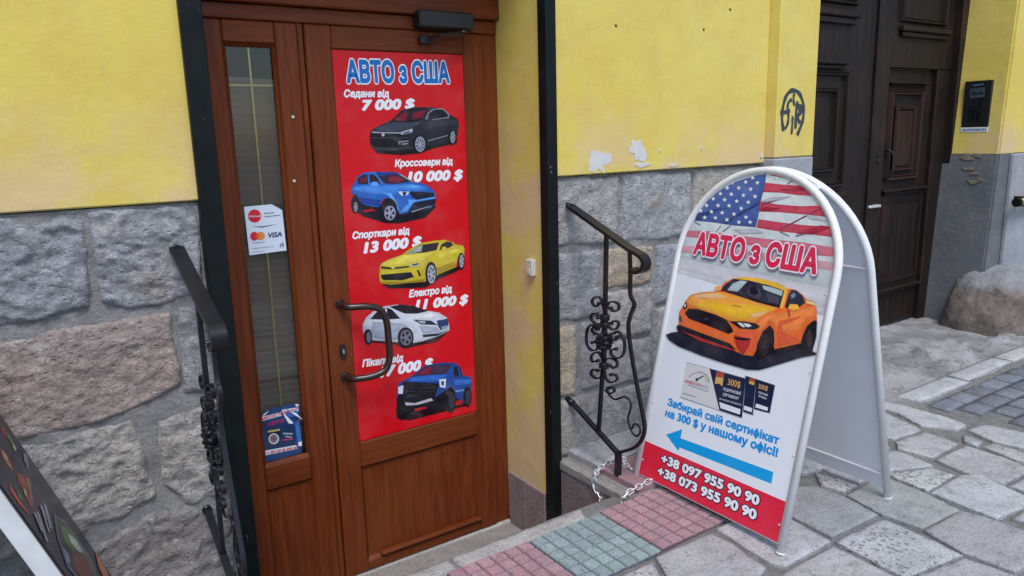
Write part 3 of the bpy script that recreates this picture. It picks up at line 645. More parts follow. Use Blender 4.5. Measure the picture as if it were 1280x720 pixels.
  ((28,70,150),[(1.1494,.6964),(1.156,.7349),(1.2119,.751),(1.2295,.7594),(1.2741,.7826),(1.3358,.7817),(1.4075,.7676),(1.4296,.7474),(1.4418,.7089),(1.4787,.6928),(1.4832,.6647),(1.4724,.5902),(1.4364,.5899),(1.4009,.6277),(1.3721,.6048),(1.3179,.609),(1.1798,.6411),(1.1436,.6697)]),
  ((12,12,26),[(1.1463,.6731),(1.1789,.738),(1.3315,.6972),(1.3108,.6439),(1.366,.6648),(1.3973,.6495),(1.3991,.5901),(1.3257,.5862),(1.2034,.6071),(1.1935,.5849),(1.1454,.6048)]),
  ((180,8,22),[(1.2171,.6194),(1.2736,.6143),(1.2732,.6062),(1.2206,.6054)]),
  ((180,8,22),[(1.3999,.6068),(1.4325,.6078),(1.4325,.5865),(1.4008,.588)]),
  ((46,110,205),[(1.2116,.7455),(1.2981,.7396),(1.378,.723),(1.3231,.7089),(1.2023,.733)]),
  ((46,110,205),[(1.3997,.6993),(1.4784,.6844),(1.4804,.6653),(1.3985,.6745)]),
  ((66,50,76),[(1.2188,.752),(1.2756,.7783),(1.3355,.7753),(1.3936,.7637),(1.3648,.7315),(1.2981,.7388)]),
  ((130,30,60),[(1.2378,.7529),(1.2779,.7722),(1.3086,.7709),(1.2851,.7431)]),
  ((30,28,44),[(1.1894,.7293),(1.3181,.6984),(1.3094,.6525),(1.1829,.6647)]),
  ((8,8,16),[(1.193,.7189),(1.3116,.6933),(1.3112,.6867),(1.1909,.7121)]),
  ((8,8,16),[(1.1922,.7062),(1.3109,.6802),(1.3106,.6737),(1.1901,.6994)]),
  ((8,8,16),[(1.1915,.6935),(1.3102,.6672),(1.3099,.6606),(1.1893,.6867)]),
  ((8,8,16),[(1.1907,.6807),(1.3095,.6541),(1.3092,.6475),(1.1886,.6739)]),
  ((205,220,238),[(1.3323,.7135),(1.3637,.711),(1.3591,.673),(1.3351,.6815)]),
  ((205,220,238),[(1.1551,.7207),(1.178,.7237),(1.1726,.6896),(1.1535,.6939)]),
  ((50,60,90),[(1.3408,.7035),(1.3543,.7031),(1.3524,.6844),(1.3418,.6884)]),
  ((18,22,36),[(1.3993,.7493),(1.4252,.7508),(1.439,.7078),(1.403,.7103)]),
  ((46,90,170),[(1.4179,.7523),(1.4224,.7513),(1.4306,.7079),(1.4251,.7082)]),
  ((190,192,204),[(1.1789,.6543),(1.2227,.641),(1.293,.6454),(1.303,.6332),(1.2308,.6309),(1.184,.6402)]),
  ((100,160,235),[(1.4021,.6527),(1.4691,.6464),(1.4707,.6393),(1.4035,.6448)]),
  ((8,8,14),[(1.4048,.6125),(1.4019,.5924),(1.3955,.5763),(1.3866,.5666),(1.3766,.5649),(1.3671,.5713),(1.3594,.5848),(1.3548,.6033),(1.3539,.6241),(1.3569,.6439),(1.3632,.6598),(1.3719,.6695),(1.3818,.6714),(1.3914,.6652),(1.3991,.6519),(1.4038,.6334)]),
  ((8,8,14),[(1.478,.6103),(1.4758,.5938),(1.4709,.5804),(1.464,.5723),(1.4563,.5707),(1.4489,.5758),(1.443,.5869),(1.4394,.6021),(1.4387,.6192),(1.4409,.6356),(1.4458,.6488),(1.4526,.6569),(1.4602,.6586),(1.4676,.6536),(1.4736,.6427),(1.4772,.6275)]),
  ((8,8,14),[(1.186,.6169),(1.1835,.6038),(1.1778,.5935),(1.17,.5877),(1.1612,.5871),(1.1527,.5919),(1.1459,.6013),(1.1418,.6138),(1.1409,.6276),(1.1435,.6406),(1.149,.6508),(1.1568,.6567),(1.1655,.6574),(1.174,.6527),(1.1809,.6434),(1.1851,.6308)]),
  ((50,52,66),[(1.3983,.6114),(1.3965,.5982),(1.3928,.5876),(1.3877,.581),(1.3819,.5797),(1.3765,.5837),(1.3722,.5924),(1.3696,.6045),(1.3691,.6181),(1.3709,.6312),(1.3746,.6418),(1.3797,.6483),(1.3853,.6497),(1.3908,.6458),(1.3952,.6372),(1.3978,.6251)]),
  ((50,52,66),[(1.4723,.6099),(1.4709,.5991),(1.4681,.5903),(1.4642,.5848),(1.4597,.5836),(1.4555,.5868),(1.4522,.5939),(1.4502,.6038),(1.4498,.615),(1.4511,.6257),(1.454,.6345),(1.4579,.6399),(1.4623,.6411),(1.4665,.638),(1.4699,.631),(1.4719,.6211)]),
 ],
 'sports_car': [
  ((26,30,52),[(-.2968,.5546),(-.2696,.5689),(-.2343,.5789),(-.1038,.6026),(.0696,.586),(.1594,.6108),(.2429,.6389),(.3111,.6192),(.2577,.5973),(.1628,.5461),(.1206,.5241),(.0742,.5142),(-.015,.5138),(-.1175,.517),(-.2284,.5259),(-.2772,.5384)]),
  ((238,112,50),[(-.2455,.6081),(-.2551,.6464),(-.2427,.6715),(-.2333,.693),(-.2169,.7155),(-.1773,.7303),(-.1049,.7472),(-.0795,.7809),(-.0507,.7985),(-.0084,.8099),(.053,.8134),(.1254,.8086),(.1626,.7967),(.1902,.7985),(.2205,.7861),(.2368,.7742),(.2641,.7715),(.2763,.752),(.2856,.7153),(.2694,.7122),(.2541,.6851),(.247,.6446),(.234,.6296),(.1622,.5988),(.1383,.6518),(.1282,.67),(.1135,.657),(.0998,.6132),(.0952,.5813),(.0873,.563),(.0513,.5584),(-.0012,.565),(-.0962,.5713),(-.2054,.5819),(-.2478,.5876),(-.2535,.5951)]),
  ((248,140,75),[(.1249,.71),(.179,.7248),(.2301,.7438),(.2717,.7608),(.2779,.7331),(.2468,.7176),(.2334,.6809),(.1715,.6585),(.145,.6733),(.1237,.6895)]),
  ((248,140,75),[(.0709,.6588),(.0941,.689),(.1237,.7148),(.1383,.7023),(.1186,.686),(.0975,.6486)]),
  ((228,96,60),[(.1555,.6905),(.2296,.7217),(.226,.7137),(.1692,.6806),(.1796,.6602),(.2293,.6507),(.2366,.6424),(.1704,.6132),(.1588,.6509)]),
  ((228,96,60),[(.0039,.6245),(.0918,.6475),(.0836,.5787),(.0495,.5658),(.0019,.5922)]),
  ((250,172,70),[(-.2319,.6876),(-.2127,.7134),(-.1702,.7303),(-.0978,.7456),(-.0378,.7445),(.0587,.7368),(.1433,.731),(.093,.6939),(.068,.6712),(.0252,.6682),(-.0169,.6575),(-.0995,.6691),(-.1932,.679)]),
  ((250,198,52),[(-.1907,.6833),(-.1296,.7076),(-.049,.7094),(.037,.7242),(.1209,.727),(.0913,.7013),(.0468,.6827),(-.0006,.6702),(-.0532,.6721),(-.1231,.6813)]),
  ((249,200,140),[(-.2092,.714),(-.1627,.7287),(-.103,.7394),(-.0548,.7337),(-.1116,.7189),(-.1788,.7077)]),
  ((249,200,140),[(.0444,.6927),(.1113,.7177),(.0918,.6988),(.0651,.6836)]),
  ((200,140,50),[(-.1733,.7142),(-.1386,.7161),(-.1391,.7127),(-.1739,.7108)]),
  ((200,140,50),[(-.0301,.7127),(.0084,.7125),(.0079,.7092),(-.0307,.7094)]),
  ((200,140,50),[(-.1894,.6779),(-.0989,.6665),(-.0163,.655),(-.0222,.6523),(-.1048,.6626),(-.1921,.6747)]),
  ((247,196,62),[(-.0507,.7985),(-.0084,.8099),(.0527,.8144),(.1252,.8096),(.1653,.7972),(.1563,.7868),(.1051,.7955),(.019,.8007),(-.0378,.7988)]),
  ((40,42,62),[(-.091,.7511),(-.0776,.7731),(-.0473,.798),(.0187,.8017),(.1049,.7965),(.1571,.7884),(.1524,.7341),(.1192,.7343),(.0576,.7417),(-.0197,.75)]),
  ((178,198,202),[(-.0636,.7564),(-.0466,.7815),(-.018,.7969),(.0101,.7984),(-.0054,.7761),(-.0215,.7577)]),
  ((178,198,202),[(.0697,.7937),(.1056,.793),(.1505,.7874),(.1486,.7705),(.1096,.7759),(.0786,.7812)]),
  ((70,74,96),[(.0164,.7584),(.0225,.7855),(.0535,.7851),(.0769,.763),(.0687,.7462),(.0434,.7498)]),
  ((70,74,96),[(.0862,.7747),(.1411,.7658),(.1433,.7435),(.105,.7446)]),
  ((22,24,40),[(.0237,.7805),(.047,.7867),(.0629,.7659),(.0481,.7557),(.0285,.7604)]),
  ((22,24,40),[(-.0722,.7508),(-.0209,.7551),(.057,.7442),(.1477,.7368),(.1515,.7329),(.0587,.7368),(-.0253,.7465)]),
  ((250,190,70),[(.1554,.7931),(.1655,.7962),(.1628,.7334),(.1499,.7326)]),
  ((34,40,64),[(.1686,.7404),(.1713,.7782),(.1787,.7953),(.1974,.7962),(.2211,.7838),(.2347,.7641),(.2183,.7476),(.1766,.7353)]),
  ((120,140,165),[(.1805,.7797),(.1924,.789),(.1978,.7775),(.186,.7682)]),
  ((252,188,70),[(.179,.7372),(.1842,.7515),(.2113,.7542),(.2206,.7421),(.1997,.7325)]),
  ((150,80,50),[(.1774,.732),(.186,.731),(.1947,.7103),(.1882,.7141)]),
  ((248,170,90),[(-.118,.7589),(-.0996,.7671),(-.0854,.7557),(-.1047,.7462)]),
  ((250,215,150),[(.2347,.7714),(.2644,.7701),(.2717,.7608),(.2394,.7625)]),
  ((18,18,34),[(-.2266,.6459),(-.2156,.6666),(-.1699,.6719),(-.0852,.6662),(-.0432,.6579),(-.0195,.6411),(-.0053,.6253),(-.0227,.6137),(-.109,.6235),(-.2033,.6321)]),
  ((18,18,34),[(-.2549,.5948),(-.2365,.6024),(-.1363,.5932),(-.0123,.5839),(.0171,.5691),(-.0005,.562),(-.1292,.5642),(-.2411,.5758)]),
  ((60,62,84),[(-.1389,.6464),(-.1154,.6497),(-.1204,.6422),(-.1327,.6409)]),
  ((60,62,84),[(-.2503,.6273),(-.243,.6372),(-.2323,.6152),(-.2444,.6129)]),
  ((180,50,50),[(-.2279,.583),(-.0086,.5687),(.0173,.5681),(-.0005,.562),(-.1292,.5642)]),
  ((180,50,50),[(-.0001,.6141),(.0691,.6144),(.0655,.5902),(.0509,.5599),(.022,.5754)]),
  ((24,22,34),[(-.0294,.6552),(.0258,.6657),(.0748,.6683),(.0935,.6607),(.0735,.6479),(.0191,.6407)]),
  ((24,22,34),[(-.242,.6688),(-.2322,.6887),(-.2203,.6708),(-.2306,.6588)]),
  ((24,22,34),[(-.0017,.6074),(.0685,.6169),(.0555,.6063),(.0157,.6015)]),
  ((225,235,240),[(.0025,.657),(.0177,.6599),(.039,.6499),(.0273,.646)]),
  ((225,235,240),[(.024,.6601),(.0517,.6618),(.0623,.6561),(.0453,.6496)]),
  ((225,235,240),[(-.2367,.6771),(-.2315,.6802),(-.2278,.6712),(-.2328,.6675)]),
  ((16,14,24),[(.2481,.6156),(.249,.6597),(.2572,.6954),(.2762,.7174),(.2868,.7146),(.2948,.6692),(.2915,.6253),(.2641,.6046)]),
  ((20,18,28),[(.0963,.5712),(.0964,.6073),(.1067,.6479),(.1277,.6725),(.1456,.6608),(.1561,.6252),(.1561,.5874),(.1282,.5683),(.1095,.5589)]),
  ((20,18,28),[(.2564,.6272),(.2552,.661),(.2628,.694),(.2772,.7128),(.2887,.6967),(.2903,.6539),(.2794,.6202),(.2638,.6133)]),
  ((60,48,56),[(.1389,.6114),(.1404,.5972),(.1383,.5851),(.133,.5774),(.1255,.5757),(.1173,.5803),(.1099,.5904),(.105,.604),(.1034,.6184),(.1055,.6306),(.1109,.6382),(.1185,.6398),(.1268,.635),(.134,.6249)]),
  ((60,48,56),[(.2812,.6616),(.2831,.6495),(.283,.6394),(.281,.6333),(.2774,.6326),(.2729,.6372),(.2685,.6463),(.265,.6582),(.2631,.6704),(.2632,.6805),(.2653,.6865),(.2689,.6873),(.2733,.6826),(.2778,.6734)]),
  ((16,14,22),[(.1263,.6086),(.1341,.6182),(.1376,.6032)]),
  ((16,14,22),[(.1263,.6027),(.1376,.5973),(.1345,.5855)]),
  ((16,14,22),[(.1239,.5997),(.1321,.5825),(.1241,.5807)]),
  ((16,14,22),[(.1203,.6014),(.1206,.5824),(.1124,.5917)]),
  ((16,14,22),[(.1178,.6068),(.1099,.5971),(.1063,.6123)]),
  ((16,14,22),[(.1177,.6127),(.1063,.6182),(.1094,.6301)]),
  ((16,14,22),[(.1202,.6157),(.1119,.6331),(.1199,.6348)]),
  ((16,14,22),[(.1237,.614),(.1235,.633),(.1315,.6236)]),
  ((28,24,36),[(.1574,.5993),(.2382,.6354),(.2481,.6278),(.1788,.589)]),
 ],
 'flag': [
  ((206,216,222),[(-.2826,.9838),(-.3021,.9422),(-.3101,.8839),(-.2963,.7991),(.0107,.8136),(.3201,.8149),(.3089,.9028),(.2948,.9577),(.2716,1.0124),(.2419,1.053),(.1958,1.0936),(.145,1.1255),(.0896,1.1459),(.0228,1.1556),(-.0315,1.1525),(-.0917,1.1386),(-.158,1.1108),(-.2171,1.0696),(-.2563,1.0253)]),
  ((222,214,226),[(-.296,.8279),(.0035,.844),(.316,.8566),(.321,.8197),(.0107,.8136),(-.2963,.7991)]),
  ((206,74,98),[(.0168,1.1554),(.0649,1.1527),(.1079,1.141),(.0177,1.1514)]),
  ((206,74,98),[(-.001,1.1275),(.0715,1.1236),(.1401,1.1229),(.1676,1.1108),(.188,1.0923),(.1245,1.0924),(.0659,1.0971),(.0003,1.0955)]),
  ((206,74,98),[(-.0018,1.0653),(.063,1.0588),(.1491,1.0582),(.2157,1.0643),(.2333,1.0563),(.2546,1.031),(.1658,1.0332),(.0804,1.0341),(.0001,1.0306)]),
  ((206,74,98),[(.0028,1.0058),(.0877,1.0023),(.1732,1.0003),(.2726,1.003),(.2865,.9725),(.2064,.9739),(.0946,.9725),(.0021,.9771)]),
  ((216,120,142),[(-.2959,.9416),(-.1873,.948),(-.0849,.9455),(.0416,.9445),(.1854,.9465),(.2973,.9415),(.3046,.9154),(.2204,.9113),(-.0786,.9193),(-.3001,.9194)]),
  ((224,168,184),[(-.3042,.8845),(-.1395,.8938),(.1116,.8985),(.3086,.8971),(.3124,.8726),(.1172,.874),(-.1337,.8699),(-.3023,.8588)]),
  ((72,100,168),[(-.2668,.9793),(-.2615,1.0024),(-.2453,1.0249),(-.2214,1.0582),(-.1866,1.0877),(-.1571,1.1071),(-.1151,1.1271),(-.067,1.1425),(-.0313,1.1515),(-.0001,1.155),(.002,1.1147),(-.0012,1.0627),(.0005,1.0212),(-.0001,.9785),(-.0924,.977),(-.1953,.9805)]),
  ((40,66,130),[(-.008,1.0519),(-.0299,1.039),(-.0858,1.0043),(-.1261,.9785),(-.1396,.9785),(-.0883,1.0148),(-.032,1.0478),(-.0061,1.065)]),
  ((40,66,130),[(-.2668,.9793),(-.258,1.0026),(-.1988,1.0235),(-.1076,1.0404),(-.1708,1.0226),(-.2396,.9871)]),
  ((140,60,100),[(.0056,1.0505),(.0719,1.075),(.0692,1.0791),(.0028,1.0548)]),
  ((140,60,100),[(.0946,.9776),(.2218,1.0536),(.2188,1.0572),(.0913,.9813)]),
  ((120,124,140),[(.0872,1.1241),(.1071,1.1373),(.1039,1.1406),(.084,1.1274)]),
  ((120,124,140),[(.0672,1.0728),(.072,1.0776),(.0682,1.0804),(.0634,1.0756)]),
  ((120,124,140),[(-.1308,.9492),(-.1001,.9746),(-.1041,.9777),(-.1349,.9523)]),
  ((120,124,140),[(-.158,.9485),(-.1429,.9706),(-.1465,.9724),(-.1617,.9502)]),
  ((120,124,140),[(.094,.9709),(.1313,.9593),(.1323,.9625),(.0951,.9741)]),
  ((120,124,140),[(.1548,.9612),(.1959,.975),(.194,.9786),(.1529,.9649)]),
  ((120,124,140),[(-.267,.9748),(-.2351,.9633),(-.2333,.9668),(-.2652,.9783)]),
  ((172,44,72),[(.0636,1.1071),(.1461,1.1207),(.1676,1.1108),(.1217,1.1047)]),
  ((172,44,72),[(.0114,1.0479),(.0777,1.0461),(.0442,1.0372),(.002,1.0359)]),
  ((172,44,72),[(.1522,.9703),(.2317,1.0043),(.2736,1.003),(.2064,.9739)]),
  ((190,196,206),[(.0012,1.0655),(.0342,1.0802),(.1141,1.0884),(.0711,1.0745),(.0141,1.0626)]),
  ((190,196,206),[(.1713,1.0336),(.2546,1.031),(.264,1.0189),(.1959,1.0207)]),
  ((190,196,206),[(-.0893,.9638),(.0042,.9737),(.0375,.9622),(-.0536,.9511)]),
  ((225,232,245),[(-.0302,1.1338),(-.0265,1.1284),(-.0195,1.1284),(-.0241,1.1246),(-.0209,1.119),(-.0275,1.122),(-.0325,1.1186),(-.032,1.1243),(-.0383,1.1277),(-.0314,1.1282)]),
  ((225,232,245),[(-.0779,1.1348),(-.0741,1.1293),(-.0669,1.1293),(-.0716,1.1254),(-.0684,1.1198),(-.0751,1.1228),(-.0803,1.1193),(-.0798,1.1251),(-.0863,1.1286),(-.0791,1.1291)]),
  ((225,232,245),[(-.0528,1.1498),(-.0491,1.1444),(-.042,1.1443),(-.0466,1.1405),(-.0434,1.1349),(-.05,1.138),(-.0552,1.1345),(-.0546,1.1403),(-.061,1.1438),(-.054,1.1442)]),
  ((225,232,245),[(-.1021,1.1136),(-.0982,1.1081),(-.0909,1.1082),(-.0957,1.1042),(-.0924,1.0986),(-.0992,1.1016),(-.1045,1.098),(-.1039,1.1039),(-.1106,1.1074),(-.1033,1.1079)]),
  ((225,232,245),[(-.052,1.1114),(-.0482,1.106),(-.0411,1.1061),(-.0458,1.1022),(-.0426,1.0966),(-.0492,1.0996),(-.0543,1.0961),(-.0538,1.1018),(-.0602,1.1053),(-.0532,1.1058)]),
  ((225,232,245),[(-.1501,1.1117),(-.1461,1.1061),(-.1385,1.1062),(-.1435,1.1022),(-.1401,1.0964),(-.1471,1.0995),(-.1526,1.0959),(-.152,1.1018),(-.1588,1.1053),(-.1513,1.1059)]),
  ((225,232,245),[(-.1277,1.091),(-.1237,1.0855),(-.1163,1.0856),(-.1212,1.0816),(-.1178,1.0759),(-.1248,1.0789),(-.1302,1.0752),(-.1296,1.0811),(-.1363,1.0846),(-.1289,1.0852)]),
  ((225,232,245),[(-.0761,1.0892),(-.0723,1.0838),(-.0651,1.0839),(-.0698,1.0799),(-.0666,1.0743),(-.0733,1.0773),(-.0785,1.0737),(-.078,1.0795),(-.0845,1.0829),(-.0773,1.0835)]),
  ((225,232,245),[(-.0282,1.0878),(-.0245,1.0825),(-.0175,1.0826),(-.0221,1.0787),(-.0189,1.0732),(-.0255,1.0761),(-.0305,1.0726),(-.03,1.0783),(-.0363,1.0816),(-.0294,1.0823)]),
  ((225,232,245),[(-.1749,1.0904),(-.1708,1.0848),(-.1631,1.0849),(-.1682,1.0809),(-.1647,1.0751),(-.1719,1.0781),(-.1774,1.0744),(-.1768,1.0804),(-.1838,1.0839),(-.1762,1.0846)]),
  ((225,232,245),[(-.202,1.0709),(-.1978,1.0653),(-.19,1.0655),(-.1952,1.0613),(-.1917,1.0555),(-.199,1.0585),(-.2046,1.0548),(-.204,1.0608),(-.211,1.0643),(-.2033,1.065)]),
  ((225,232,245),[(-.1516,1.0703),(-.1476,1.0648),(-.14,1.0649),(-.145,1.0608),(-.1416,1.0551),(-.1486,1.0581),(-.1541,1.0544),(-.1535,1.0603),(-.1604,1.0638),(-.1529,1.0645)]),
  ((225,232,245),[(-.0991,1.0683),(-.0952,1.0628),(-.0879,1.063),(-.0927,1.0589),(-.0894,1.0533),(-.0962,1.0562),(-.1015,1.0526),(-.101,1.0585),(-.1076,1.0619),(-.1003,1.0625)]),
  ((225,232,245),[(-.0511,1.0672),(-.0473,1.0618),(-.0402,1.062),(-.0449,1.058),(-.0416,1.0525),(-.0483,1.0554),(-.0534,1.0518),(-.0529,1.0575),(-.0593,1.0609),(-.0523,1.0616)]),
  ((225,232,245),[(-.2254,1.0457),(-.2212,1.0401),(-.2133,1.0403),(-.2185,1.0361),(-.215,1.0302),(-.2224,1.0332),(-.2281,1.0294),(-.2275,1.0355),(-.2346,1.039),(-.2268,1.0397)]),
  ((225,232,245),[(-.1751,1.0487),(-.171,1.0432),(-.1633,1.0434),(-.1684,1.0392),(-.1649,1.0335),(-.1721,1.0364),(-.1776,1.0327),(-.177,1.0387),(-.184,1.0421),(-.1764,1.0428)]),
  ((225,232,245),[(-.1273,1.0505),(-.1233,1.045),(-.1159,1.0452),(-.1208,1.0411),(-.1174,1.0355),(-.1244,1.0384),(-.1298,1.0347),(-.1292,1.0406),(-.1359,1.044),(-.1285,1.0447)]),
  ((225,232,245),[(-.0746,1.0446),(-.0708,1.0392),(-.0636,1.0394),(-.0683,1.0354),(-.065,1.0298),(-.0718,1.0327),(-.077,1.029),(-.0764,1.0349),(-.0829,1.0382),(-.0758,1.0389)]),
  ((225,232,245),[(-.2476,1.0253),(-.2434,1.0196),(-.2353,1.0199),(-.2406,1.0156),(-.237,1.0098),(-.2445,1.0127),(-.2503,1.0088),(-.2497,1.015),(-.2569,1.0185),(-.249,1.0193)]),
  ((225,232,245),[(-.1985,1.0252),(-.1944,1.0196),(-.1866,1.0199),(-.1917,1.0156),(-.1882,1.0099),(-.1955,1.0128),(-.2011,1.009),(-.2005,1.015),(-.2076,1.0184),(-.1998,1.0192)]),
  ((225,232,245),[(-.1507,1.0245),(-.1467,1.0191),(-.1391,1.0193),(-.1441,1.0151),(-.1407,1.0095),(-.1478,1.0124),(-.1533,1.0086),(-.1526,1.0145),(-.1595,1.0179),(-.152,1.0187)]),
  ((225,232,245),[(-.0996,1.0237),(-.0957,1.0183),(-.0884,1.0186),(-.0932,1.0145),(-.0899,1.0089),(-.0968,1.0117),(-.1021,1.008),(-.1015,1.0139),(-.1081,1.0172),(-.1009,1.0179)]),
  ((225,232,245),[(-.0481,1.0167),(-.0443,1.0114),(-.0372,1.0117),(-.0418,1.0076),(-.0386,1.0021),(-.0453,1.0049),(-.0504,1.0012),(-.0498,1.007),(-.0563,1.0102),(-.0492,1.011)]),
  ((225,232,245),[(-.2234,1.0029),(-.2192,.9973),(-.2113,.9976),(-.2165,.9933),(-.213,.9875),(-.2204,.9904),(-.2261,.9865),(-.2255,.9926),(-.2326,.996),(-.2248,.9969)]),
  ((225,232,245),[(-.1755,1.0053),(-.1715,.9997),(-.1638,1.0001),(-.1688,.9958),(-.1654,.9901),(-.1726,.993),(-.1781,.9891),(-.1775,.9952),(-.1845,.9985),(-.1768,.9993)]),
  ((225,232,245),[(-.1243,1.002),(-.1204,.9965),(-.1129,.9968),(-.1178,.9927),(-.1145,.9871),(-.1214,.9899),(-.1268,.9861),(-.1262,.992),(-.133,.9953),(-.1256,.9961)]),
  ((225,232,245),[(-.0725,.9979),(-.0687,.9925),(-.0615,.9929),(-.0662,.9887),(-.063,.9832),(-.0697,.986),(-.0749,.9822),(-.0744,.9881),(-.0809,.9913),(-.0737,.9921)]),
  ((225,232,245),[(-.0273,1.0014),(-.0236,.9961),(-.0166,.9964),(-.0212,.9924),(-.018,.9869),(-.0246,.9897),(-.0296,.986),(-.0291,.9917),(-.0354,.9949),(-.0285,.9957)]),
 ],
 'band': [
  ((222,38,66),[(-.306,.1521),(.3139,.1612),(.3157,.0245),(-.3148,.0215)]),
 ],
 'arrow': [
  ((18,158,226),[(-.2088,.2059),(-.1414,.247),(-.1417,.2143),(.2409,.2295),(.2419,.1922),(-.1377,.1818),(-.1399,.168)]),
 ],
 'card': [
  ((150,156,178),[(-.1784,.4804),(.0696,.4861),(.0723,.4817),(.0908,.3544),(-.0052,.3526),(-.1802,.3496),(-.1753,.3582)]),
  ((178,186,206),[(.0677,.4937),(.1878,.4931),(.1897,.3993),(.1856,.4008),(.1273,.3946),(.1332,.3765),(.0861,.3742)]),
  ((208,210,214),[(-.1799,.4783),(.0701,.4839),(-.006,.3558),(-.1764,.3549)]),
  ((24,36,66),[(-.0756,.4814),(.074,.4841),(.0906,.3582),(-.0025,.3562)]),
  ((24,36,66),[(.0737,.4938),(.1145,.4936),(.1281,.3777),(.0904,.3783),(.074,.4841)]),
  ((22,33,62),[(.1145,.4936),(.1861,.4913),(.1868,.4011),(.1281,.3982)]),
  ((205,170,100),[(-.0432,.4794),(-.0118,.4823),(-.0092,.4361),(-.0233,.4419),(-.0422,.437)]),
  ((205,170,100),[(.0898,.4918),(.1108,.4927),(.1118,.4717),(.091,.4726)]),
  ((170,70,60),[(-.0425,.4796),(-.012,.4828),(-.0112,.4652),(-.0418,.4618)]),
  ((170,70,60),[(.0898,.4918),(.1108,.4927),(.1109,.4811),(.0899,.4812)]),
  ((226,228,240),[(-.0089,.3824),(.0793,.3829),(.0801,.3655),(.0009,.3641)]),
  ((226,228,240),[(.091,.3986),(.1214,.399),(.1224,.3854),(.0908,.3854)]),
  ((226,228,240),[(.1332,.4178),(.1777,.4174),(.1782,.4062),(.1321,.4048)]),
  ((60,62,78),[(-.1516,.4032),(-.0611,.403),(-.0609,.4044),(-.1514,.4047)]),
  ((60,62,78),[(-.1705,.3694),(-.1072,.3709),(-.107,.3724),(-.1703,.3709)]),
  ((60,62,78),[(-.1166,.4306),(-.0916,.4509),(-.0949,.4537),(-.1199,.4334)]),
  ((60,62,78),[(-.1129,.4331),(-.113,.4301),(-.1148,.4274),(-.1179,.4259),(-.1213,.4258),(-.1241,.4272),(-.1257,.4298),(-.1255,.4328),(-.1237,.4355),(-.1206,.437),(-.1172,.4371),(-.1144,.4357)]),
  ((70,80,100),[(-.0648,.4356),(-.0685,.4443),(-.0705,.4435),(-.0668,.4348)]),
  ((70,80,100),[(-.0686,.4445),(-.0751,.4518),(-.0769,.4507),(-.0704,.4433)]),
  ((70,80,100),[(-.0753,.4519),(-.0842,.4575),(-.0856,.456),(-.0767,.4505)]),
  ((70,80,100),[(-.0844,.4576),(-.0951,.4609),(-.0961,.4592),(-.0854,.4559)]),
  ((70,80,100),[(-.0954,.4609),(-.1072,.4618),(-.1076,.4601),(-.0958,.4592)]),
  ((70,80,100),[(-.1075,.4618),(-.1196,.4602),(-.1195,.4585),(-.1073,.4601)]),
  ((210,110,90),[(-.1192,.4573),(-.1309,.4533),(-.1303,.4517),(-.1186,.4557)]),
  ((210,110,90),[(-.1311,.4532),(-.1416,.4472),(-.1405,.4458),(-.13,.4518)]),
  ((210,110,90),[(-.1418,.4471),(-.1504,.4395),(-.1488,.4384),(-.1403,.446)]),
  ((210,110,90),[(-.1505,.4393),(-.1565,.4306),(-.1546,.4299),(-.1486,.4386)]),
  ((190,180,110),[(-.0725,.4353),(-.0768,.4432),(-.0794,.442),(-.0751,.4341)]),
  ((190,180,110),[(-.077,.4435),(-.0843,.4497),(-.0864,.448),(-.0792,.4417)]),
  ((190,180,110),[(-.0846,.4499),(-.0942,.4539),(-.0957,.4518),(-.0861,.4478)]),
 ],
 'sticker': [
  ((214,226,242),[(.654,1.4433),(.7444,1.4451),(.7778,1.4229),(.7808,1.2858),(.6564,1.2826)]),
  ((205,30,55),[(.7067,1.4089),(.7055,1.4033),(.7028,1.3982),(.699,1.3939),(.6942,1.3908),(.6888,1.3891),(.6831,1.3888),(.6776,1.3901),(.6727,1.3927),(.6686,1.3965),(.6656,1.4013),(.664,1.4067),(.6638,1.4124),(.6651,1.4179),(.6677,1.423),(.6715,1.4272),(.6762,1.4303),(.6816,1.4321),(.6872,1.4324),(.6927,1.4312),(.6977,1.4286),(.7018,1.4248),(.7048,1.42),(.7065,1.4146)]),
  ((110,125,150),[(.717,1.4149),(.7501,1.4151),(.7501,1.4184),(.717,1.4182)]),
  ((110,125,150),[(.7174,1.4041),(.7702,1.4054),(.7701,1.4081),(.7173,1.4069)]),
  ((90,110,150),[(.6713,1.3778),(.7091,1.375),(.7592,1.3778),(.7198,1.3721),(.7059,1.3703)]),
  ((214,32,52),[(.6913,1.3428),(.6902,1.3383),(.6879,1.3343),(.6846,1.3313),(.6807,1.3296),(.6765,1.3293),(.6724,1.3304),(.6688,1.3329),(.6662,1.3365),(.6647,1.3408),(.6645,1.3454),(.6655,1.3499),(.6678,1.3538),(.6711,1.3568),(.675,1.3586),(.6792,1.3589),(.6833,1.3578),(.6869,1.3553),(.6896,1.3518),(.6911,1.3474)]),
  ((228,140,60),[(.7126,1.3418),(.7115,1.3376),(.7092,1.334),(.7057,1.3312),(.7016,1.3297),(.6972,1.3294),(.6929,1.3305),(.6892,1.3329),(.6863,1.3362),(.6847,1.3403),(.6844,1.3446),(.6855,1.3487),(.6878,1.3524),(.6912,1.3551),(.6953,1.3567),(.6997,1.357),(.704,1.3559),(.7078,1.3536),(.7107,1.3502),(.7123,1.3462)]),
  ((220,90,52),[(.693,1.3432),(.6921,1.3385),(.6904,1.3348),(.6882,1.3328),(.6861,1.333),(.6843,1.3354),(.6833,1.3393),(.6833,1.3441),(.6842,1.3488),(.6859,1.3525),(.6881,1.3545),(.6902,1.3543),(.692,1.352),(.693,1.348)]),
  ((150,160,180),[(.6675,1.322),(.7111,1.3209),(.7111,1.3229),(.6675,1.324)]),
  ((150,160,180),[(.6671,1.3034),(.7414,1.3033),(.7414,1.305),(.6671,1.305)]),
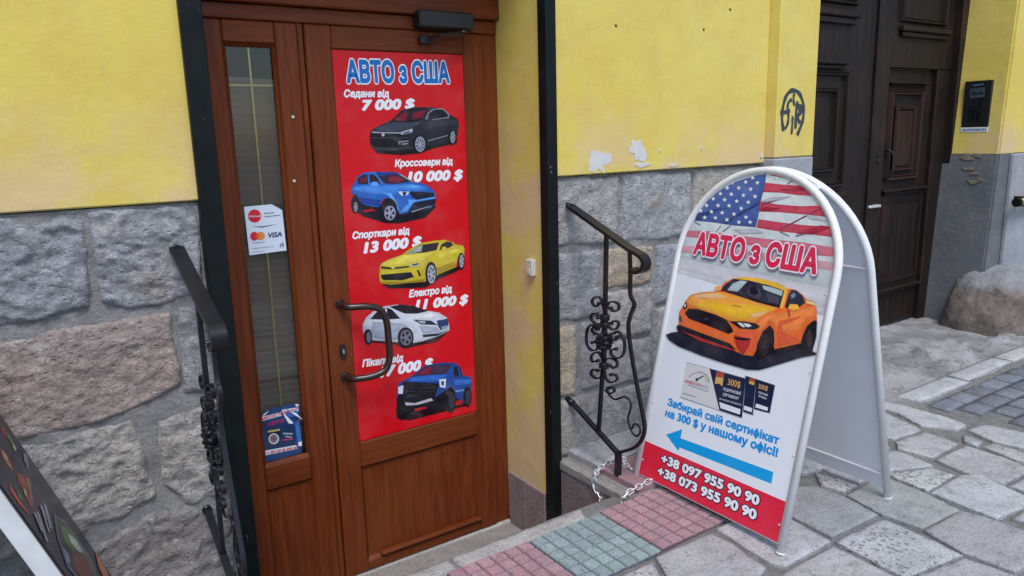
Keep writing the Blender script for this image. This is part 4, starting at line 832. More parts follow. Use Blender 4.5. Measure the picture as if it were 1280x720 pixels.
  ((150,160,180),[(.666,1.2919),(.7042,1.2911),(.7042,1.2925),(.666,1.2933)]),
  ((70,80,110),[(.7584,1.3058),(.7632,1.3118),(.7635,1.299),(.7606,1.2987)]),
  ((70,80,110),[(.7661,1.3129),(.7718,1.3137),(.7719,1.2981),(.769,1.2978)]),
 ],
 'flyer': [
  ((26,66,118),[(.6448,.7266),(.6667,.7341),(.6742,.7414),(.7619,.74),(.7757,.7323),(.7704,.67),(.7749,.5856),(.7713,.5522),(.7098,.5502),(.6415,.5524)]),
  ((20,50,95),[(.6431,.7015),(.7556,.6661),(.7537,.5799),(.6433,.591)]),
  ((222,224,236),[(.6441,.7194),(.7124,.7206),(.713,.7071),(.6441,.7041)]),
  ((222,224,236),[(.7156,.7287),(.7721,.7239),(.7738,.7104),(.7185,.7095)]),
  ((222,224,236),[(.6429,.5948),(.7542,.5865),(.7584,.571),(.6437,.5767)]),
  ((230,232,240),[(.712,.728),(.7507,.6719),(.7486,.6679),(.7348,.6732),(.7229,.7003)]),
  ((230,232,240),[(.6488,.7256),(.6703,.7358),(.6664,.7305),(.6518,.7212)]),
  ((230,232,240),[(.7636,.7389),(.7758,.7342),(.7752,.7269),(.7647,.7304)]),
  ((230,232,240),[(.7604,.5951),(.775,.5951),(.7743,.5781),(.7627,.5793)]),
  ((60,110,190),[(.7559,.6698),(.7713,.681),(.7751,.597),(.7603,.5933)]),
  ((60,110,190),[(.7247,.7202),(.7703,.7112),(.7705,.6925),(.7332,.6959)]),
  ((200,180,90),[(.6597,.6643),(.7019,.661),(.7031,.6551),(.6597,.6577)]),
  ((20,22,34),[(.6568,.6558),(.7017,.6517),(.7014,.6239),(.6936,.6072),(.6758,.6045),(.6598,.6199),(.6553,.6396)]),
  ((195,195,205),[(.6969,.625),(.6948,.6176),(.6901,.612),(.6836,.6092),(.6762,.6096),(.6692,.6131),(.6635,.6191),(.6601,.6267),(.6594,.6348),(.6615,.6422),(.6661,.6477),(.6726,.6506),(.6799,.6503),(.6869,.6469),(.6927,.6409),(.6962,.6332)]),
  ((70,40,70),[(.6898,.6276),(.688,.622),(.6842,.618),(.679,.6167),(.6735,.6181),(.6688,.6221),(.6659,.6278),(.6652,.6341),(.667,.6397),(.6708,.6436),(.6759,.645),(.6814,.6436),(.6861,.6397),(.6891,.634)]),
  ((200,190,200),[(.6804,.6301),(.6874,.63),(.6871,.6266)]),
  ((200,190,200),[(.6793,.628),(.6848,.6222),(.6825,.6204)]),
  ((200,190,200),[(.6772,.6276),(.6779,.6195),(.675,.6203)]),
  ((200,190,200),[(.6752,.6291),(.6708,.6235),(.6689,.6264)]),
  ((200,190,200),[(.6746,.6316),(.6676,.6317),(.6679,.6351)]),
  ((200,190,200),[(.6756,.6337),(.6701,.6395),(.6724,.6413)]),
  ((200,190,200),[(.6777,.6341),(.677,.6422),(.6799,.6415)]),
  ((200,190,200),[(.6797,.6326),(.6841,.6383),(.686,.6354)]),
  ((150,160,170),[(.7103,.6387),(.745,.6279),(.7459,.6344),(.7112,.6452)]),
  ((150,160,170),[(.7161,.6264),(.7402,.6164),(.7415,.622),(.7174,.632)]),
  ((190,60,110),[(.7058,.616),(.7438,.6097),(.7438,.6143),(.7058,.6204)]),
 ],
 'menu_food': [
  ((150,40,36),[(.0853,.714),(.0512,.6975),(.0687,.6819),(.1134,.6884),(.1206,.7093)]),
  ((150,40,36),[(.259,.661),(.2195,.6362),(.1951,.6142),(.2978,.6062),(.3363,.6013),(.3571,.6154),(.3225,.6323),(.2985,.655)]),
  ((205,120,80),[(.2431,.716),(.236,.6994),(.2573,.6776),(.2791,.6735),(.2926,.693),(.2815,.7117)]),
  ((205,120,80),[(.1898,.6191),(.1779,.6026),(.3306,.6019),(.3025,.6085),(.2414,.6142)]),
  ((200,70,55),[(.2652,.6535),(.2335,.6319),(.2588,.6154),(.2766,.6344)]),
  ((200,70,55),[(.3843,.6936),(.3914,.6821),(.4019,.6251),(.4125,.6239),(.4276,.6611),(.4158,.6874)]),
  ((70,125,60),[(.0674,.6926),(.0641,.6765),(.0829,.6578),(.1061,.6672),(.1077,.6862)]),
  ((70,125,60),[(.2245,.6263),(.2147,.6124),(.2614,.6096),(.2648,.6218)]),
  ((70,125,60),[(.3677,.6675),(.3598,.6505),(.3799,.6404),(.3949,.6577)]),
  ((215,200,170),[(.0918,.6688),(.0916,.6539),(.1232,.6574),(.12,.6677)]),
  ((215,200,170),[(.2479,.7064),(.2459,.6967),(.2631,.6904),(.27,.7001)]),
  ((215,200,170),[(.2979,.6376),(.2912,.6274),(.3228,.6255),(.3293,.6355)]),
  ((95,110,115),[(.1814,.5119),(.117,.4528),(.0983,.385),(.122,.3231),(.2499,.3213),(.3843,.4254),(.4053,.4895),(.3082,.5115)]),
  ((45,45,60),[(.1866,.5015),(.1375,.4557),(.1388,.4039),(.1862,.3542),(.2833,.3514),(.3684,.4225),(.3792,.4807),(.3,.5032)]),
  ((88,120,70),[(.1936,.486),(.1389,.4445),(.1195,.3888),(.2528,.4344),(.2698,.4749)]),
  ((190,195,180),[(.1787,.4505),(.1329,.4088),(.1576,.378),(.2039,.4094),(.2183,.4454)]),
  ((110,60,45),[(.2781,.4494),(.143,.3693),(.2032,.3402),(.278,.3559),(.3522,.4195),(.3506,.4558)]),
  ((120,140,165),[(.3279,.4936),(.3144,.4709),(.3571,.4671),(.3901,.4873)]),
  ((190,120,80),[(.0046,.2944),(-.0008,.2751),(.035,.2337),(.1181,.216),(.1398,.2656),(.0972,.2993)]),
  ((170,170,185),[(.0555,.6239),(.037,.6161),(.0983,.6155),(.1145,.624)]),
  ((170,170,185),[(.0373,.6139),(.0228,.6063),(.1195,.6082),(.1286,.6152)]),
  ((165,165,180),[(.2648,.5754),(.2399,.5629),(.2912,.5495),(.3101,.5595)]),
  ((165,165,180),[(.2207,.5568),(.2,.5442),(.3027,.5304),(.3227,.5428)]),
  ((165,165,180),[(.2919,.5678),(.2809,.5607),(.3457,.5433),(.3555,.5523)]),
  ((165,165,180),[(.3663,.6066),(.3512,.5987),(.3983,.576),(.4157,.5843)]),
  ((165,165,180),[(.3366,.5946),(.3234,.5856),(.4163,.5588),(.4336,.5701)]),
 ],
}
TEXTS = {
 'p_title': ('АВТО з США', [1.0362, 1.8434, 1.4351, 1.8485, 1.0411, 1.9092]),
 'p_l1': ('Седани від', [1.0209, 1.7929, 1.1869, 1.7939, 1.0244, 1.8208]),
 'p_n1': ('7 000 $', [1.0851, 1.7488, 1.2857, 1.7551, 1.0878, 1.7866]),
 'p_l2': ('Кроссовери від', [1.1963, 1.5487, 1.4342, 1.5469, 1.1965, 1.5771]),
 'p_n2': ('10 000 $', [1.2459, 1.4914, 1.4755, 1.4892, 1.2483, 1.5319]),
 'p_l3': ('Спорткари від', [1.016, 1.3031, 1.2378, 1.3005, 1.0163, 1.3316]),
 'p_n3': ('13 000 $', [1.056, 1.2485, 1.2849, 1.2507, 1.0589, 1.2902]),
 'p_l4': ('Електро від', [1.2235, 1.0612, 1.4069, 1.0554, 1.2237, 1.0919]),
 'p_n4': ('11 000 $', [1.2491, 1.0093, 1.4772, 1.0001, 1.2498, 1.0496]),
 'p_l5': ('Пікапи від', [1.0186, 0.8275, 1.1821, 0.8184, 1.0191, 0.858]),
 'p_n5': ('17 000 $', [1.0885, 0.7745, 1.3067, 0.768, 1.0897, 0.8179]),
 'b_title': ('АВТО з США', [-0.239, 0.8646, 0.2488, 0.8575, -0.2346, 0.9375]),
 'b_t1': ('Забирай свій сертифікат', [-0.2277, 0.3091, 0.2375, 0.3169, -0.2264, 0.3347]),
 'b_t2': ('на 300 $ у нашому офісі!', [-0.2292, 0.2685, 0.2419, 0.2787, -0.2282, 0.2956]),
 'b_p1': ('+38 097 955 90 90', [-0.2069, 0.1046, 0.2111, 0.1107, -0.203, 0.1357]),
 'b_p2': ('+38 073 955 90 90', [-0.2124, 0.0564, 0.2115, 0.0638, -0.2085, 0.0877]),
 'b_c1': ('300$', [0.0113, 0.4473, 0.062, 0.4502, 0.0107, 0.4688]),
 'b_c2': ('ПОДАРУНКОВИЙ', [-0.0016, 0.4255, 0.0693, 0.4277, -0.0025, 0.435]),
 'b_c3': ('СЕРТИФІКАТ', [0.0007, 0.4072, 0.0662, 0.41, 0.0004, 0.4169]),
 'b_c4': ('НА НАШОМУ АВТОМОБІЛІ', [-0.0089, 0.3913, 0.08, 0.3943, -0.009, 0.3976]),
 'b_c5': ('300$', [0.1296, 0.4673, 0.1646, 0.4674, 0.1293, 0.4826]),
 'b_c6': ('ПОДАРУНКОВИЙ', [0.1333, 0.4519, 0.1689, 0.4513, 0.133, 0.4584]),
 'b_c7': ('СЕРТИФІКАТ', [0.1358, 0.441, 0.1679, 0.4396, 0.1357, 0.447]),
 'b_c8': ('AMERICAN', [-0.1688, 0.4109, -0.0959, 0.4132, -0.168, 0.4201]),
 'b_c9': ('AUTO', [-0.0938, 0.4138, -0.0618, 0.4143, -0.0937, 0.4226]),
 's_visa': ('VISA', [0.7241, 1.3346, 0.7689, 1.3352, 0.7221, 1.3515]),
 's_r': ('mnd', [0.6675, 1.4083, 0.7032, 1.4059, 0.6682, 1.4158]),
 'f1': ('МИТНІ ПОСЛУГИ', [0.6454, 0.7075, 0.7686, 0.7131, 0.6452, 0.717]),
 'f2': ('АВТО', [0.6612, 0.6816, 0.7178, 0.6822, 0.6609, 0.6934]),
 'f3': ('т. 097 09 96 099 46', [0.649, 0.5782, 0.7549, 0.5727, 0.6489, 0.588]),
}
RAIL = {'curls': [[(2.0062, 1.0076), (2.0237, 1.0524), (2.0458, 1.0607), (2.0729, 1.0472), (2.0731, 1.0289), (2.0505, 1.0237), (2.037, 1.0381)],
           [(2.0062, 1.0076), (1.9888, 1.0435), (1.963, 1.0567), (1.9335, 1.053), (1.9335, 1.0326), (1.9587, 1.0222), (1.9758, 1.0309)],
           [(2.0062, 0.9926), (2.0329, 0.9604), (2.0599, 0.9581), (2.0826, 0.9691), (2.0779, 0.9884), (2.0506, 0.9965), (2.0417, 0.9829)],
           [(2.0062, 0.9926), (1.9888, 0.963), (1.9629, 0.9532), (1.9375, 0.9672), (1.9333, 0.9857), (1.9544, 0.9876), (1.9715, 0.9753)],
           [(2.051, 0.9323), (2.0736, 0.9493), (2.1015, 0.9314), (2.1111, 0.8982), (2.1068, 0.8647), (2.079, 0.849), (2.0468, 0.8624),
            (2.0467, 0.8841), (2.0741, 0.8812)],
           [(1.9544, 0.9401), (1.9416, 0.9516), (1.9164, 0.9421), (1.8997, 0.9133), (1.9077, 0.873), (1.9371, 0.8512), (1.9672, 0.8562),
            (1.9715, 0.8734), (1.9457, 0.8852)],
           [(1.9544, 0.9401), (1.9715, 0.9365), (1.9715, 0.9185), (1.9501, 0.9171), (1.9374, 0.9317)],
           [(2.042, 0.9342), (2.0419, 0.9495), (2.0645, 0.945), (2.0784, 0.9268), (2.0601, 0.9182)],
           [(2.0111, 0.8214), (2.0379, 0.849), (2.0652, 0.8428), (2.0838, 0.8228), (2.0746, 0.8061), (2.0471, 0.8159)],
           [(2.0111, 0.8214), (1.9889, 0.8389), (1.9542, 0.8441), (1.9371, 0.8302), (1.9541, 0.8108), (1.9802, 0.8136)],
           [(2.0111, 0.7967), (2.0247, 0.7622), (2.052, 0.7458), (2.0843, 0.7532), (2.0749, 0.7746), (2.0473, 0.7784)],
           [(2.0111, 0.7905), (1.9979, 0.7568), (1.9714, 0.7514), (1.9412, 0.7686), (1.9455, 0.7857), (1.9715, 0.7821)],
           [(2.0024, 0.7152), (1.9802, 0.7057), (1.954, 0.7223), (1.9627, 0.7353), (1.9846, 0.7262)]],
 'curved': [(1.8776, 1.2569), (1.873, 1.1766), (1.8724, 1.0977), (1.8522, 1.067), (1.8718, 1.0207), (1.8816, 0.9755), (1.8667, 0.8913),
            (1.8374, 0.7811), (1.8084, 0.6858), (1.7957, 0.6302), (1.8111, 0.5801), (1.8514, 0.5359), (1.9361, 0.4876)],
 'diag': [(2.2024, 0.6071), (2.0578, 0.5427), (1.9361, 0.4876)],
 'foot': [(1.9317, 0.4955), (1.9227, 0.4035)],
 'handrail': [(2.2041, 1.385), (2.0314, 1.3183), (1.8856, 1.2616), (1.8461, 1.2494), (1.8151, 1.2393), (1.7978, 1.2196), (1.8069, 1.1938),
              (1.8376, 1.1814), (1.8573, 1.1899)],
 'post': [(1.997, 1.3041), (2.0063, 0.9806), (2.0153, 0.8879), (2.0439, 0.531)],
 'rosette': (2.0109, 0.898),
 'wavy': [(2.0024, 0.7152), (1.9802, 0.6995), (1.954, 0.6915), (1.9281, 0.7019), (1.8985, 0.7164), (1.8694, 0.7066), (1.8691, 0.6765),
          (1.8813, 0.6394), (1.8644, 0.599), (1.8395, 0.5858), (1.8194, 0.6045), (1.8237, 0.6272), (1.8481, 0.6285), (1.8603, 0.6064)]}
CHAIN = [(1.822, 1.924, 0.405), (1.83, 1.973, 0.405), (1.867, 2.019, 0.405), (1.844, 2.038, 0.405), (1.788, 2.024, 0.405), (1.728, 2.002, 0.405), (1.685, 1.975, 0.403), (1.685, 1.983, 0.373), (1.685, 1.966, 0.344), (1.685, 1.944, 0.322), (1.685, 1.926, 0.303)]
CHAIN_B = [(1.826, 1.821, 0.4), (1.762, 1.815, 0.4), (1.698, 1.805, 0.4), (1.667, 1.797, 0.4)]

X3, Y3, Z3 = Vector((1, 0, 0)), Vector((0, 1, 0)), Vector((0, 0, 1))
WALL = lambda y: (Vector((0, y, 0)), X3, Z3, -Y3)
FLAT = lambda z: (Vector((0, 0, z)), X3, Y3, Z3)
def patch_poly(cx, cy, rx, ry, seed, n=18, rag=.35):
    out = []
    for i in range(n):
        a = 2*PI*i/n; k = max(.35, 1+rag*1.5*fb(math.cos(a)*1.7+seed, math.sin(a)*1.7, seed, 3))
        out.append((cx+rx*math.cos(a)*k, cy+ry*math.sin(a)*k))
    return out
def flat_poly(name, poly, frame, z, mat, parent):
    O, U, V, N = frame
    me = bpy.data.meshes.new(name); me.from_pydata([O+U*p[0]+V*p[1]+N*z for p in poly]+[O+U*p[0]+V*p[1]-N*.001 for p in poly], [],
        [tuple(range(len(poly)))]+[(i, (i+1) % len(poly), len(poly)+(i+1) % len(poly), len(poly)+i) for i in range(len(poly))])
    bm = bmesh.new(); bm.from_mesh(me); bmesh.ops.triangulate(bm, faces=[f for f in bm.faces if len(f.verts) > 4]); bmesh.ops.recalc_face_normals(bm, faces=bm.faces); bm.to_mesh(me); bm.free()
    return obj(name, me, mat, parent)

# ================================================================== GROUND
def gh(x, y):
    h = .366 + .005*fb(x*4, y*4, .3, 4)
    def rough(cx, cy, rx, ry): return max(0, 1-((x-cx)/rx)**2-((y-cy)/ry)**2)
    if x > 3.25 and y > 1.66 - .02:
        k = min(1, (x-3.25)/.15)
        h = h*(1-k)+k*(.374 + .012*fb(x*2.1, y*3.1, 4.4, 5) + .010*fb(x*7, y*9, 1.1, 4))
        for cx, cy, rx, ry, a in ((3.72, 2.02, .30, .12, .030), (4.45, 2.06, .35, .10, .026), (4.6, 1.93, .38, .06, .024), (4.0, 2.25, .3, .1, .018), (4.15, 1.90, .22, .06, .016)):
            q = rough(cx, cy, rx, ry)
            if q > 0: h += a*min(1, q*6)
    elif x > 3.3 and y <= 1.66: h = .360
    return h
def axis(lo, hi, step, cuts, far):
    a = [lo+i*step for i in range(int((hi-lo)/step)+1)]
    a = [v for v in a if all(abs(v-c) > step*.4 for c in cuts)] + list(cuts) + far
    return sorted(a)
gx = axis(-1.2, 6.6, .035, [.43, 1.70], [-60, -20, -8, -4, -2, 8, 10, 20, 60])
gy = axis(-.4, 2.6, .035, [1.872], [-60, -20, -8, -3, -1.2, 3.2])
gv = [(x, y, gh(x, y) if (-1.2 <= x <= 6.6 and -.4 <= y <= 2.6) else .36) for y in gy for x in gx]
gf = []
for j in range(len(gy)-1):
    for i in range(len(gx)-1):
        mx, my = (gx[i]+gx[i+1])/2, (gy[j]+gy[j+1])/2
        if .43 < mx < 1.70 and my > 1.872: continue
        n = len(gx); gf.append((j*n+i, j*n+i+1, (j+1)*n+i+1, (j+1)*n+i))
me = bpy.data.meshes.new('ground'); me.from_pydata(gv, [], gf)
ground = obj('ground', me, MAT['rough'], None, smooth=True); me.materials.append(MAT['ground'])
for p in me.polygons:
    if p.center.x < 3.27 or p.center.y < 1.70: p.material_index = 1; tag(ground, kind='structure')

pavement = thing('pavement', (2.3, 1.2, .36), kind='structure')
SL = {
 'S1': [(2.018, 1.213), (2.267, 1.197), (2.248, 0.943), (1.994, 0.98)],
 'S2': [(2.321, 1.366), (2.563, 1.375), (2.549, 1.203), (2.519, 1.078), (2.306, 1.093), (2.29, 1.214)],
 'S3': [(2.301, 1.082), (2.52, 1.073), (2.543, 0.979), (2.544, 0.867), (2.413, 0.799), (2.275, 0.811), (2.261, 0.947)],
 'S4': [(2.236, 0.932), (2.256, 0.803), (2.04, 0.70), (1.993, 0.972)],
 'S5': [(2.589, 1.381), (2.767, 1.296), (2.776, 1.219), (2.571, 1.21)],
 'S6': [(2.567, 1.199), (2.782, 1.207), (2.848, 1.169), (2.796, 0.987), (2.712, 0.957), (2.556, 0.983)],
 'S7': [(2.851, 1.328), (3.083, 1.319), (3.066, 1.128), (3.026, 1.071), (2.835, 1.079), (2.821, 1.182)],
 'S8': [(2.904, 1.511), (3.089, 1.488), (3.072, 1.349), (2.859, 1.338), (2.84, 1.468)],
 'S9': [(2.762, 1.489), (2.822, 1.458), (2.798, 1.308), (2.771, 1.307), (2.603, 1.388), (2.62, 1.49)],
 'S10': [(3.187, 1.751), (3.111, 1.532), (3.094, 1.508), (2.914, 1.525), (2.90, 1.612), (2.95, 1.75)],
 'S11': [(3.29, 1.84), (3.325, 1.705), (3.33, 1.513), (3.298, 1.421), (3.216, 1.423), (3.145, 1.534), (3.211, 1.673), (3.205, 1.83)],
 'S12': [(3.179, 1.378), (3.169, 1.295), (3.105, 1.292), (3.116, 1.346)],
 'S13': [(3.121, 1.278), (3.184, 1.265), (3.174, 1.129), (3.1, 1.108), (3.087, 1.145)],
 'S14': [(3.249, 1.397), (3.367, 1.374), (3.4, 1.219), (3.231, 1.135), (3.205, 1.272)],
 'S15': [(2.832, 1.062), (3.02, 1.056), (3.04, 0.945), (2.836, 0.951)],
 'S16': [(2.601, 0.953), (2.81, 0.945), (2.80, 0.80), (2.584, 0.835)],
 'T1': [(1.506, 1.484), (1.536, 1.486), (1.745, 1.474), (1.749, 1.392), (1.722, 1.25), (1.6, 1.207), (1.431, 1.333)],
 'T2': [(1.781, 1.485), (2.033, 1.489), (2.018, 1.347), (2.005, 1.221), (1.774, 1.218), (1.755, 1.263)],
 'T3': [(2.042, 1.40), (2.225, 1.535), (2.300, 1.466), (2.306, 1.362), (2.276, 1.225), (2.030, 1.232)],
 'T5': [(1.986, 1.202), (1.980, 0.986), (1.737, 0.95), (1.611, 1.178), (1.761, 1.201)],
 'T6': [(2.395, 1.539), (2.42, 1.385), (2.334, 1.383), (2.319, 1.465)],
 'T0': [(1.25, 1.478), (1.474, 1.468), (1.412, 1.339), (1.22, 1.276)],
 'U1': [(2.44, 1.54), (2.60, 1.49), (2.575, 1.39), (2.44, 1.388)],
 'U2': [(2.06, 1.78), (2.06, 1.51), (2.215, 1.555), (2.33, 1.62), (2.33, 1.79)],
 'U3': [(2.35, 1.79), (2.35, 1.56), (2.62, 1.51), (2.64, 1.78)],
 'U4': [(2.66, 1.79), (2.64, 1.51), (2.82, 1.49), (2.88, 1.60), (2.92, 1.78)],
 'U5': [(1.87, 1.785), (1.87, 1.505), (2.04, 1.51), (2.04, 1.785)],
}
pitted = {'S1', 'T0', 'S5', 'T6'}
tint = {'S3': .86, 'S2': .80, 'T3': .78, 'S7': .95, 'S6': 1.08, 'S1': 1.05, 'S11': 1.12, 'T1': .92, 'S5': 1.1, 'S4': .9, 'T5': 1.0, 'S9': .95}
def slab_h(a, b, c):
    return lambda u, v, s: .0022*fb(u*14+s, v*14, s, 4) + .0012*fb(u*60, v*60+s, 2, 2) + a*(u-c[0]) + b*(v-c[1])
def slab(name, poly, mat, tintv, res, seed, z=.38, par=None, edge=.0045, drop=.004, depth=.05, tilt=.007, jit=.003):
    cx = sum(p[0] for p in poly)/len(poly); cy = sum(p[1] for p in poly)/len(poly)
    rnd = random.Random(seed)
    q = [(cx+(p[0]-cx)*1.010, cy+(p[1]-cy)*1.010) for p in poly]
    col = (tintv*(1+rnd.uniform(-.03, .03)), tintv, tintv*(1+rnd.uniform(-.02, .03)))
    return relief(name, q, FLAT(z), depth, res, slab_h(rnd.uniform(-tilt, tilt), rnd.uniform(-tilt, tilt), (cx, cy)), mat, par or pavement, col, jit, seed, edge, drop)
for i, (k, poly) in enumerate(SL.items()):
    slab('paving_slab', poly, MAT['slab_pit'] if k in pitted else MAT['slab'], tint.get(k, 1.0), .016, i+3)
for i, poly in enumerate(([(3.40, 1.79), (3.863, 1.795), (3.873, 1.677), (3.413, 1.676)], [(3.90, 1.797), (4.375, 1.801), (4.388, 1.70), (3.896, 1.690)],
                          [(4.417, 1.80), (4.93, 1.80), (4.94, 1.69), (4.40, 1.695)], [(4.97, 1.80), (5.45, 1.80), (5.45, 1.69), (4.98, 1.69)], [(5.48, 1.80), (5.95, 1.80), (5.95, 1.69), (5.48, 1.69)])):
    slab('kerb_stone', poly, MAT['slab'], 1.12, .03, i+60, z=.386)
# ordinary slabs that carry the pavement on, out of the picture
boxes = [(min(p[0] for p in q), min(p[1] for p in q), max(p[0] for p in q), max(p[1] for p in q)) for q in SL.values()]
cell = 0
for row in range(14):
    x = -1.3+row*.33; y = -1.0+.13*(row % 2)
    while y < 1.40:
        L = random.uniform(.26, .38); b = (x, y, x+.31, y+L-.02)
        hit = any(b[0] < q[2]-.03 and b[2] > q[0]+.03 and b[1] < q[3]-.03 and b[3] > q[1]+.03 for q in boxes)
        if not hit and not (b[2] > 3.25) and b[3] < 1.47:
            slab('paving_slab', [(b[0], b[1]), (b[2], b[1]), (b[2], b[3]), (b[0], b[3])], MAT['slab'], random.uniform(.85, 1.05), .06, 200+cell); cell += 1
        y += L
# dark basalt setts beyond the slabs
cell = 0
for r in range(9):
    y = 1.655-r*.105; x = 3.43+(.07 if r % 2 else 0)+max(0, r-4)*-.0
    while x < 5.9:
        w = random.uniform(.125, .17)
        if not (y < 1.45 and x < 3.44):
            slab('cobble', [(x, y-.098), (x+w-.008, y-.098), (x+w-.008, y), (x, y)], MAT['sett'], random.uniform(.8, 1.2), .03 if x < 4.8 else .06, 400+cell, z=.376, edge=.014, drop=.009, tilt=.03, jit=.004); cell += 1
        x += w

# ------------------------------------------------------------------ tiled strip in front of the shop door
tiles = thing('tiled_path', (1.4, 1.64, .36), kind='structure')
def rsq():
    m = MB(); s, h, b = .0218, .0048, .0020
    vs = [(-s, -s, 0), (s, -s, 0), (s, s, 0), (-s, s, 0)] + [(x*(s-b), y*(s-b), h) for x, y in ((-1,-1),(1,-1),(1,1),(-1,1))]
    m.add(vs, [(4,5,6,7), (0,1,5,4), (1,2,6,5), (2,3,7,6), (3,0,4,7)])
    me = bpy.data.meshes.new('raised_square'); me.from_pydata(m.v, [], m.f); return me
sq_me = {'pink_tile': rsq(), 'green_tile': rsq()}
def floor_tile(x0, y0, w, d, mk, seed, squares=(6, 6), zt=.3775, tl=0):
    rnd = random.Random(seed); m = MB().box(x0+.0015, y0+.0015, zt-.03, x0+w-.0015, y0+d-.0015, zt, .0015)
    t = m.build('tile', MAT[mk], tiles, (.42, .42, .44))
    me = sq_me[mk]
    if not me.materials: me.materials.append(MAT[mk])
    for i in range(squares[0]):
        for j in range(squares[1]):
            o = bpy.data.objects.new('raised_square', me); c = rnd.uniform(.90, 1.08); o.color = (c, c*rnd.uniform(.97, 1.03), c, 1)
            COL.objects.link(o); o.parent = t
            o.location = (x0+w*(i+.5)/squares[0], y0+d*(j+.5)/squares[1], zt-.0003+rnd.uniform(-.0006, .0004)); o.rotation_euler.z = rnd.uniform(-.01, .01)
            o.scale = (w/squares[0]/.05, d/squares[1]/.05, 1)
    return t
for i, (x0, mk) in enumerate(((.345, 'pink_tile'), (.645, 'green_tile'), (.945, 'pink_tile'), (1.246, 'green_tile'), (1.548, 'pink_tile'))):
    floor_tile(x0, 1.493 if i < 4 else 1.500, .298, .298, mk, i)

# step that closes the tiled strip off against the sunken doorway, and the raised ledge on its right
step = thing('entrance_step', (1.6, 2.0, 0), kind='structure')
relief('edge_stone', [(.44, 1.795), (1.0, 1.795), (1.0, 1.872), (.44, 1.872)], FLAT(.372), .37, .012, lambda u, v, s: .004*fb(u*18, v*18, 1, 4), MAT['concrete'], step, (.95, .95, .95), .004, 1, .012, .012)
relief('edge_stone', [(1.005, 1.795), (1.50, 1.795), (1.53, 1.872), (1.005, 1.872)], FLAT(.372), .37, .012, lambda u, v, s: .004*fb(u*18+5, v*18, 1, 4), MAT['concrete'], step, (.88, .88, .88), .004, 2, .012, .012)
MB().box(1.50, 1.800, 0, 1.699, 1.835, .355, .004).build('step_riser', MAT['marble'], step, (.7, .7, .7))
FL = relief('doorway_floor', [(.44, 1.872), (1.70, 1.872), (1.70, 2.62), (.44, 2.62)], FLAT(-.002), .05, .035, lambda u, v, s: .003*fb(u*9, v*9, 3, 4), MAT['concrete'], step, (.62, .60, .58), .002, 3, .01, .0)
SIDE = (Vector((1.70, 0, 0)), -Y3, Z3, -X3)      # u = -y
def side_panel(y0, y1, z0, z1, name, mat, col, t=.012):
    MB().box(1.70-t, y0, z0, 1.70+.02, y1, z1, .0025).build(name, mat, step, col)
side_panel(1.80, 2.018, .0, .352, 'stone_panel', MAT['marble'], (.90, .80, .80))
side_panel(2.022, 2.19, .0, .352, 'stone_panel', MAT['marble'], (.80, .72, .72))
relief('nosing', [(1.684, 1.805), (1.728, 1.805), (1.728, 2.215), (1.684, 2.215)], FLAT(.383), .031, .012, lambda u, v, s: .003*fb(u*22, v*22, 5, 4), MAT['concrete'], step, (.60, .58, .56), .003, 5, .004, .003)
slab('ledge_slab', [(1.752, 2.036), (2.30, 2.036), (2.30, 2.30), (1.752, 2.30)], MAT['slab'], .82, .02, 901, z=.405, par=step, tilt=.0)
slab('ledge_slab', [(2.31, 2.036), (2.87, 2.036), (2.87, 2.30), (2.31, 2.30)], MAT['slab'], .80, .04, 902, z=.405, par=step, tilt=.0)
for i in range(4):
    x = 1.752+i*.282
    MB().box(x, 1.812, .345, x+.279, 2.030, .401, .003).build('ledge_tile', MAT['pink_tile'], step, (.80, .80, .82))
MB().box(1.729, 1.806, .30, 2.88, 2.215, .376, .003).build('ledge_riser', MAT['concrete'], step, (.55, .55, .56))

# grit and crumbs lying in the joints and on the broken concrete: nobody could count it
gr = MB(); rg = random.Random(5)
for i in range(900):
    if i < 500: x, y = rg.uniform(3.3, 5.1), 1.80+abs(rg.gauss(0, .25)); s_ = rg.uniform(.0025, .008)
    else: x, y = rg.uniform(1.4, 3.4), rg.uniform(.85, 1.78); s_ = rg.uniform(.0012, .0035)
    if y > 2.42 or (x < 1.86 and y > 1.49): continue
    z = gh(x, y)+s_*.3 if i < 500 else .3795+s_*.3
    vs = [(x+dx*s_*rg.uniform(.6, 1.1), y+dy*s_*rg.uniform(.6, 1.1), z+dz*s_*rg.uniform(.5, .9)) for dx, dy, dz in ((1,0,0),(-1,0,0),(0,1,0),(0,-1,0),(0,0,1),(0,0,-1))]
    gr.add(vs, [(0,2,4),(2,1,4),(1,3,4),(3,0,4),(2,0,5),(1,2,5),(3,1,5),(0,3,5)])
tag(gr.build('grit', MAT['rough'], None), 'loose grit and crumbs scattered over the broken concrete', 'grit', kind='stuff')

# ================================================================== BUILDING
bld = thing('building', (2.0, 2.4, 0), 'yellow stucco building with a rough stone plinth and two doorways', 'building')
YW = 2.197
def wallbox(name, x0, x1, z0, z1, mat, y0=YW, y1=3.0, bev=.004): return MB().box(x0, y0, z0, x1, y1, z1, bev).build(name, mat, bld)
wallbox('plaster_wall', -6, .455, 1.496, 4.5, MAT['stucco'])
wallbox('plaster_wall', 1.697, 2.885, 1.496, 4.5, MAT['stucco'])
wallbox('plaster_wall', .455, 1.697, 2.46, 4.5, MAT['stucco'])
wallbox('stone_backing', -6, .452, -.1, 1.494, MAT['mortar'], 2.26)
wallbox('stone_backing', 1.70, 2.885, -.1, 1.494, MAT['mortar'], 2.275)
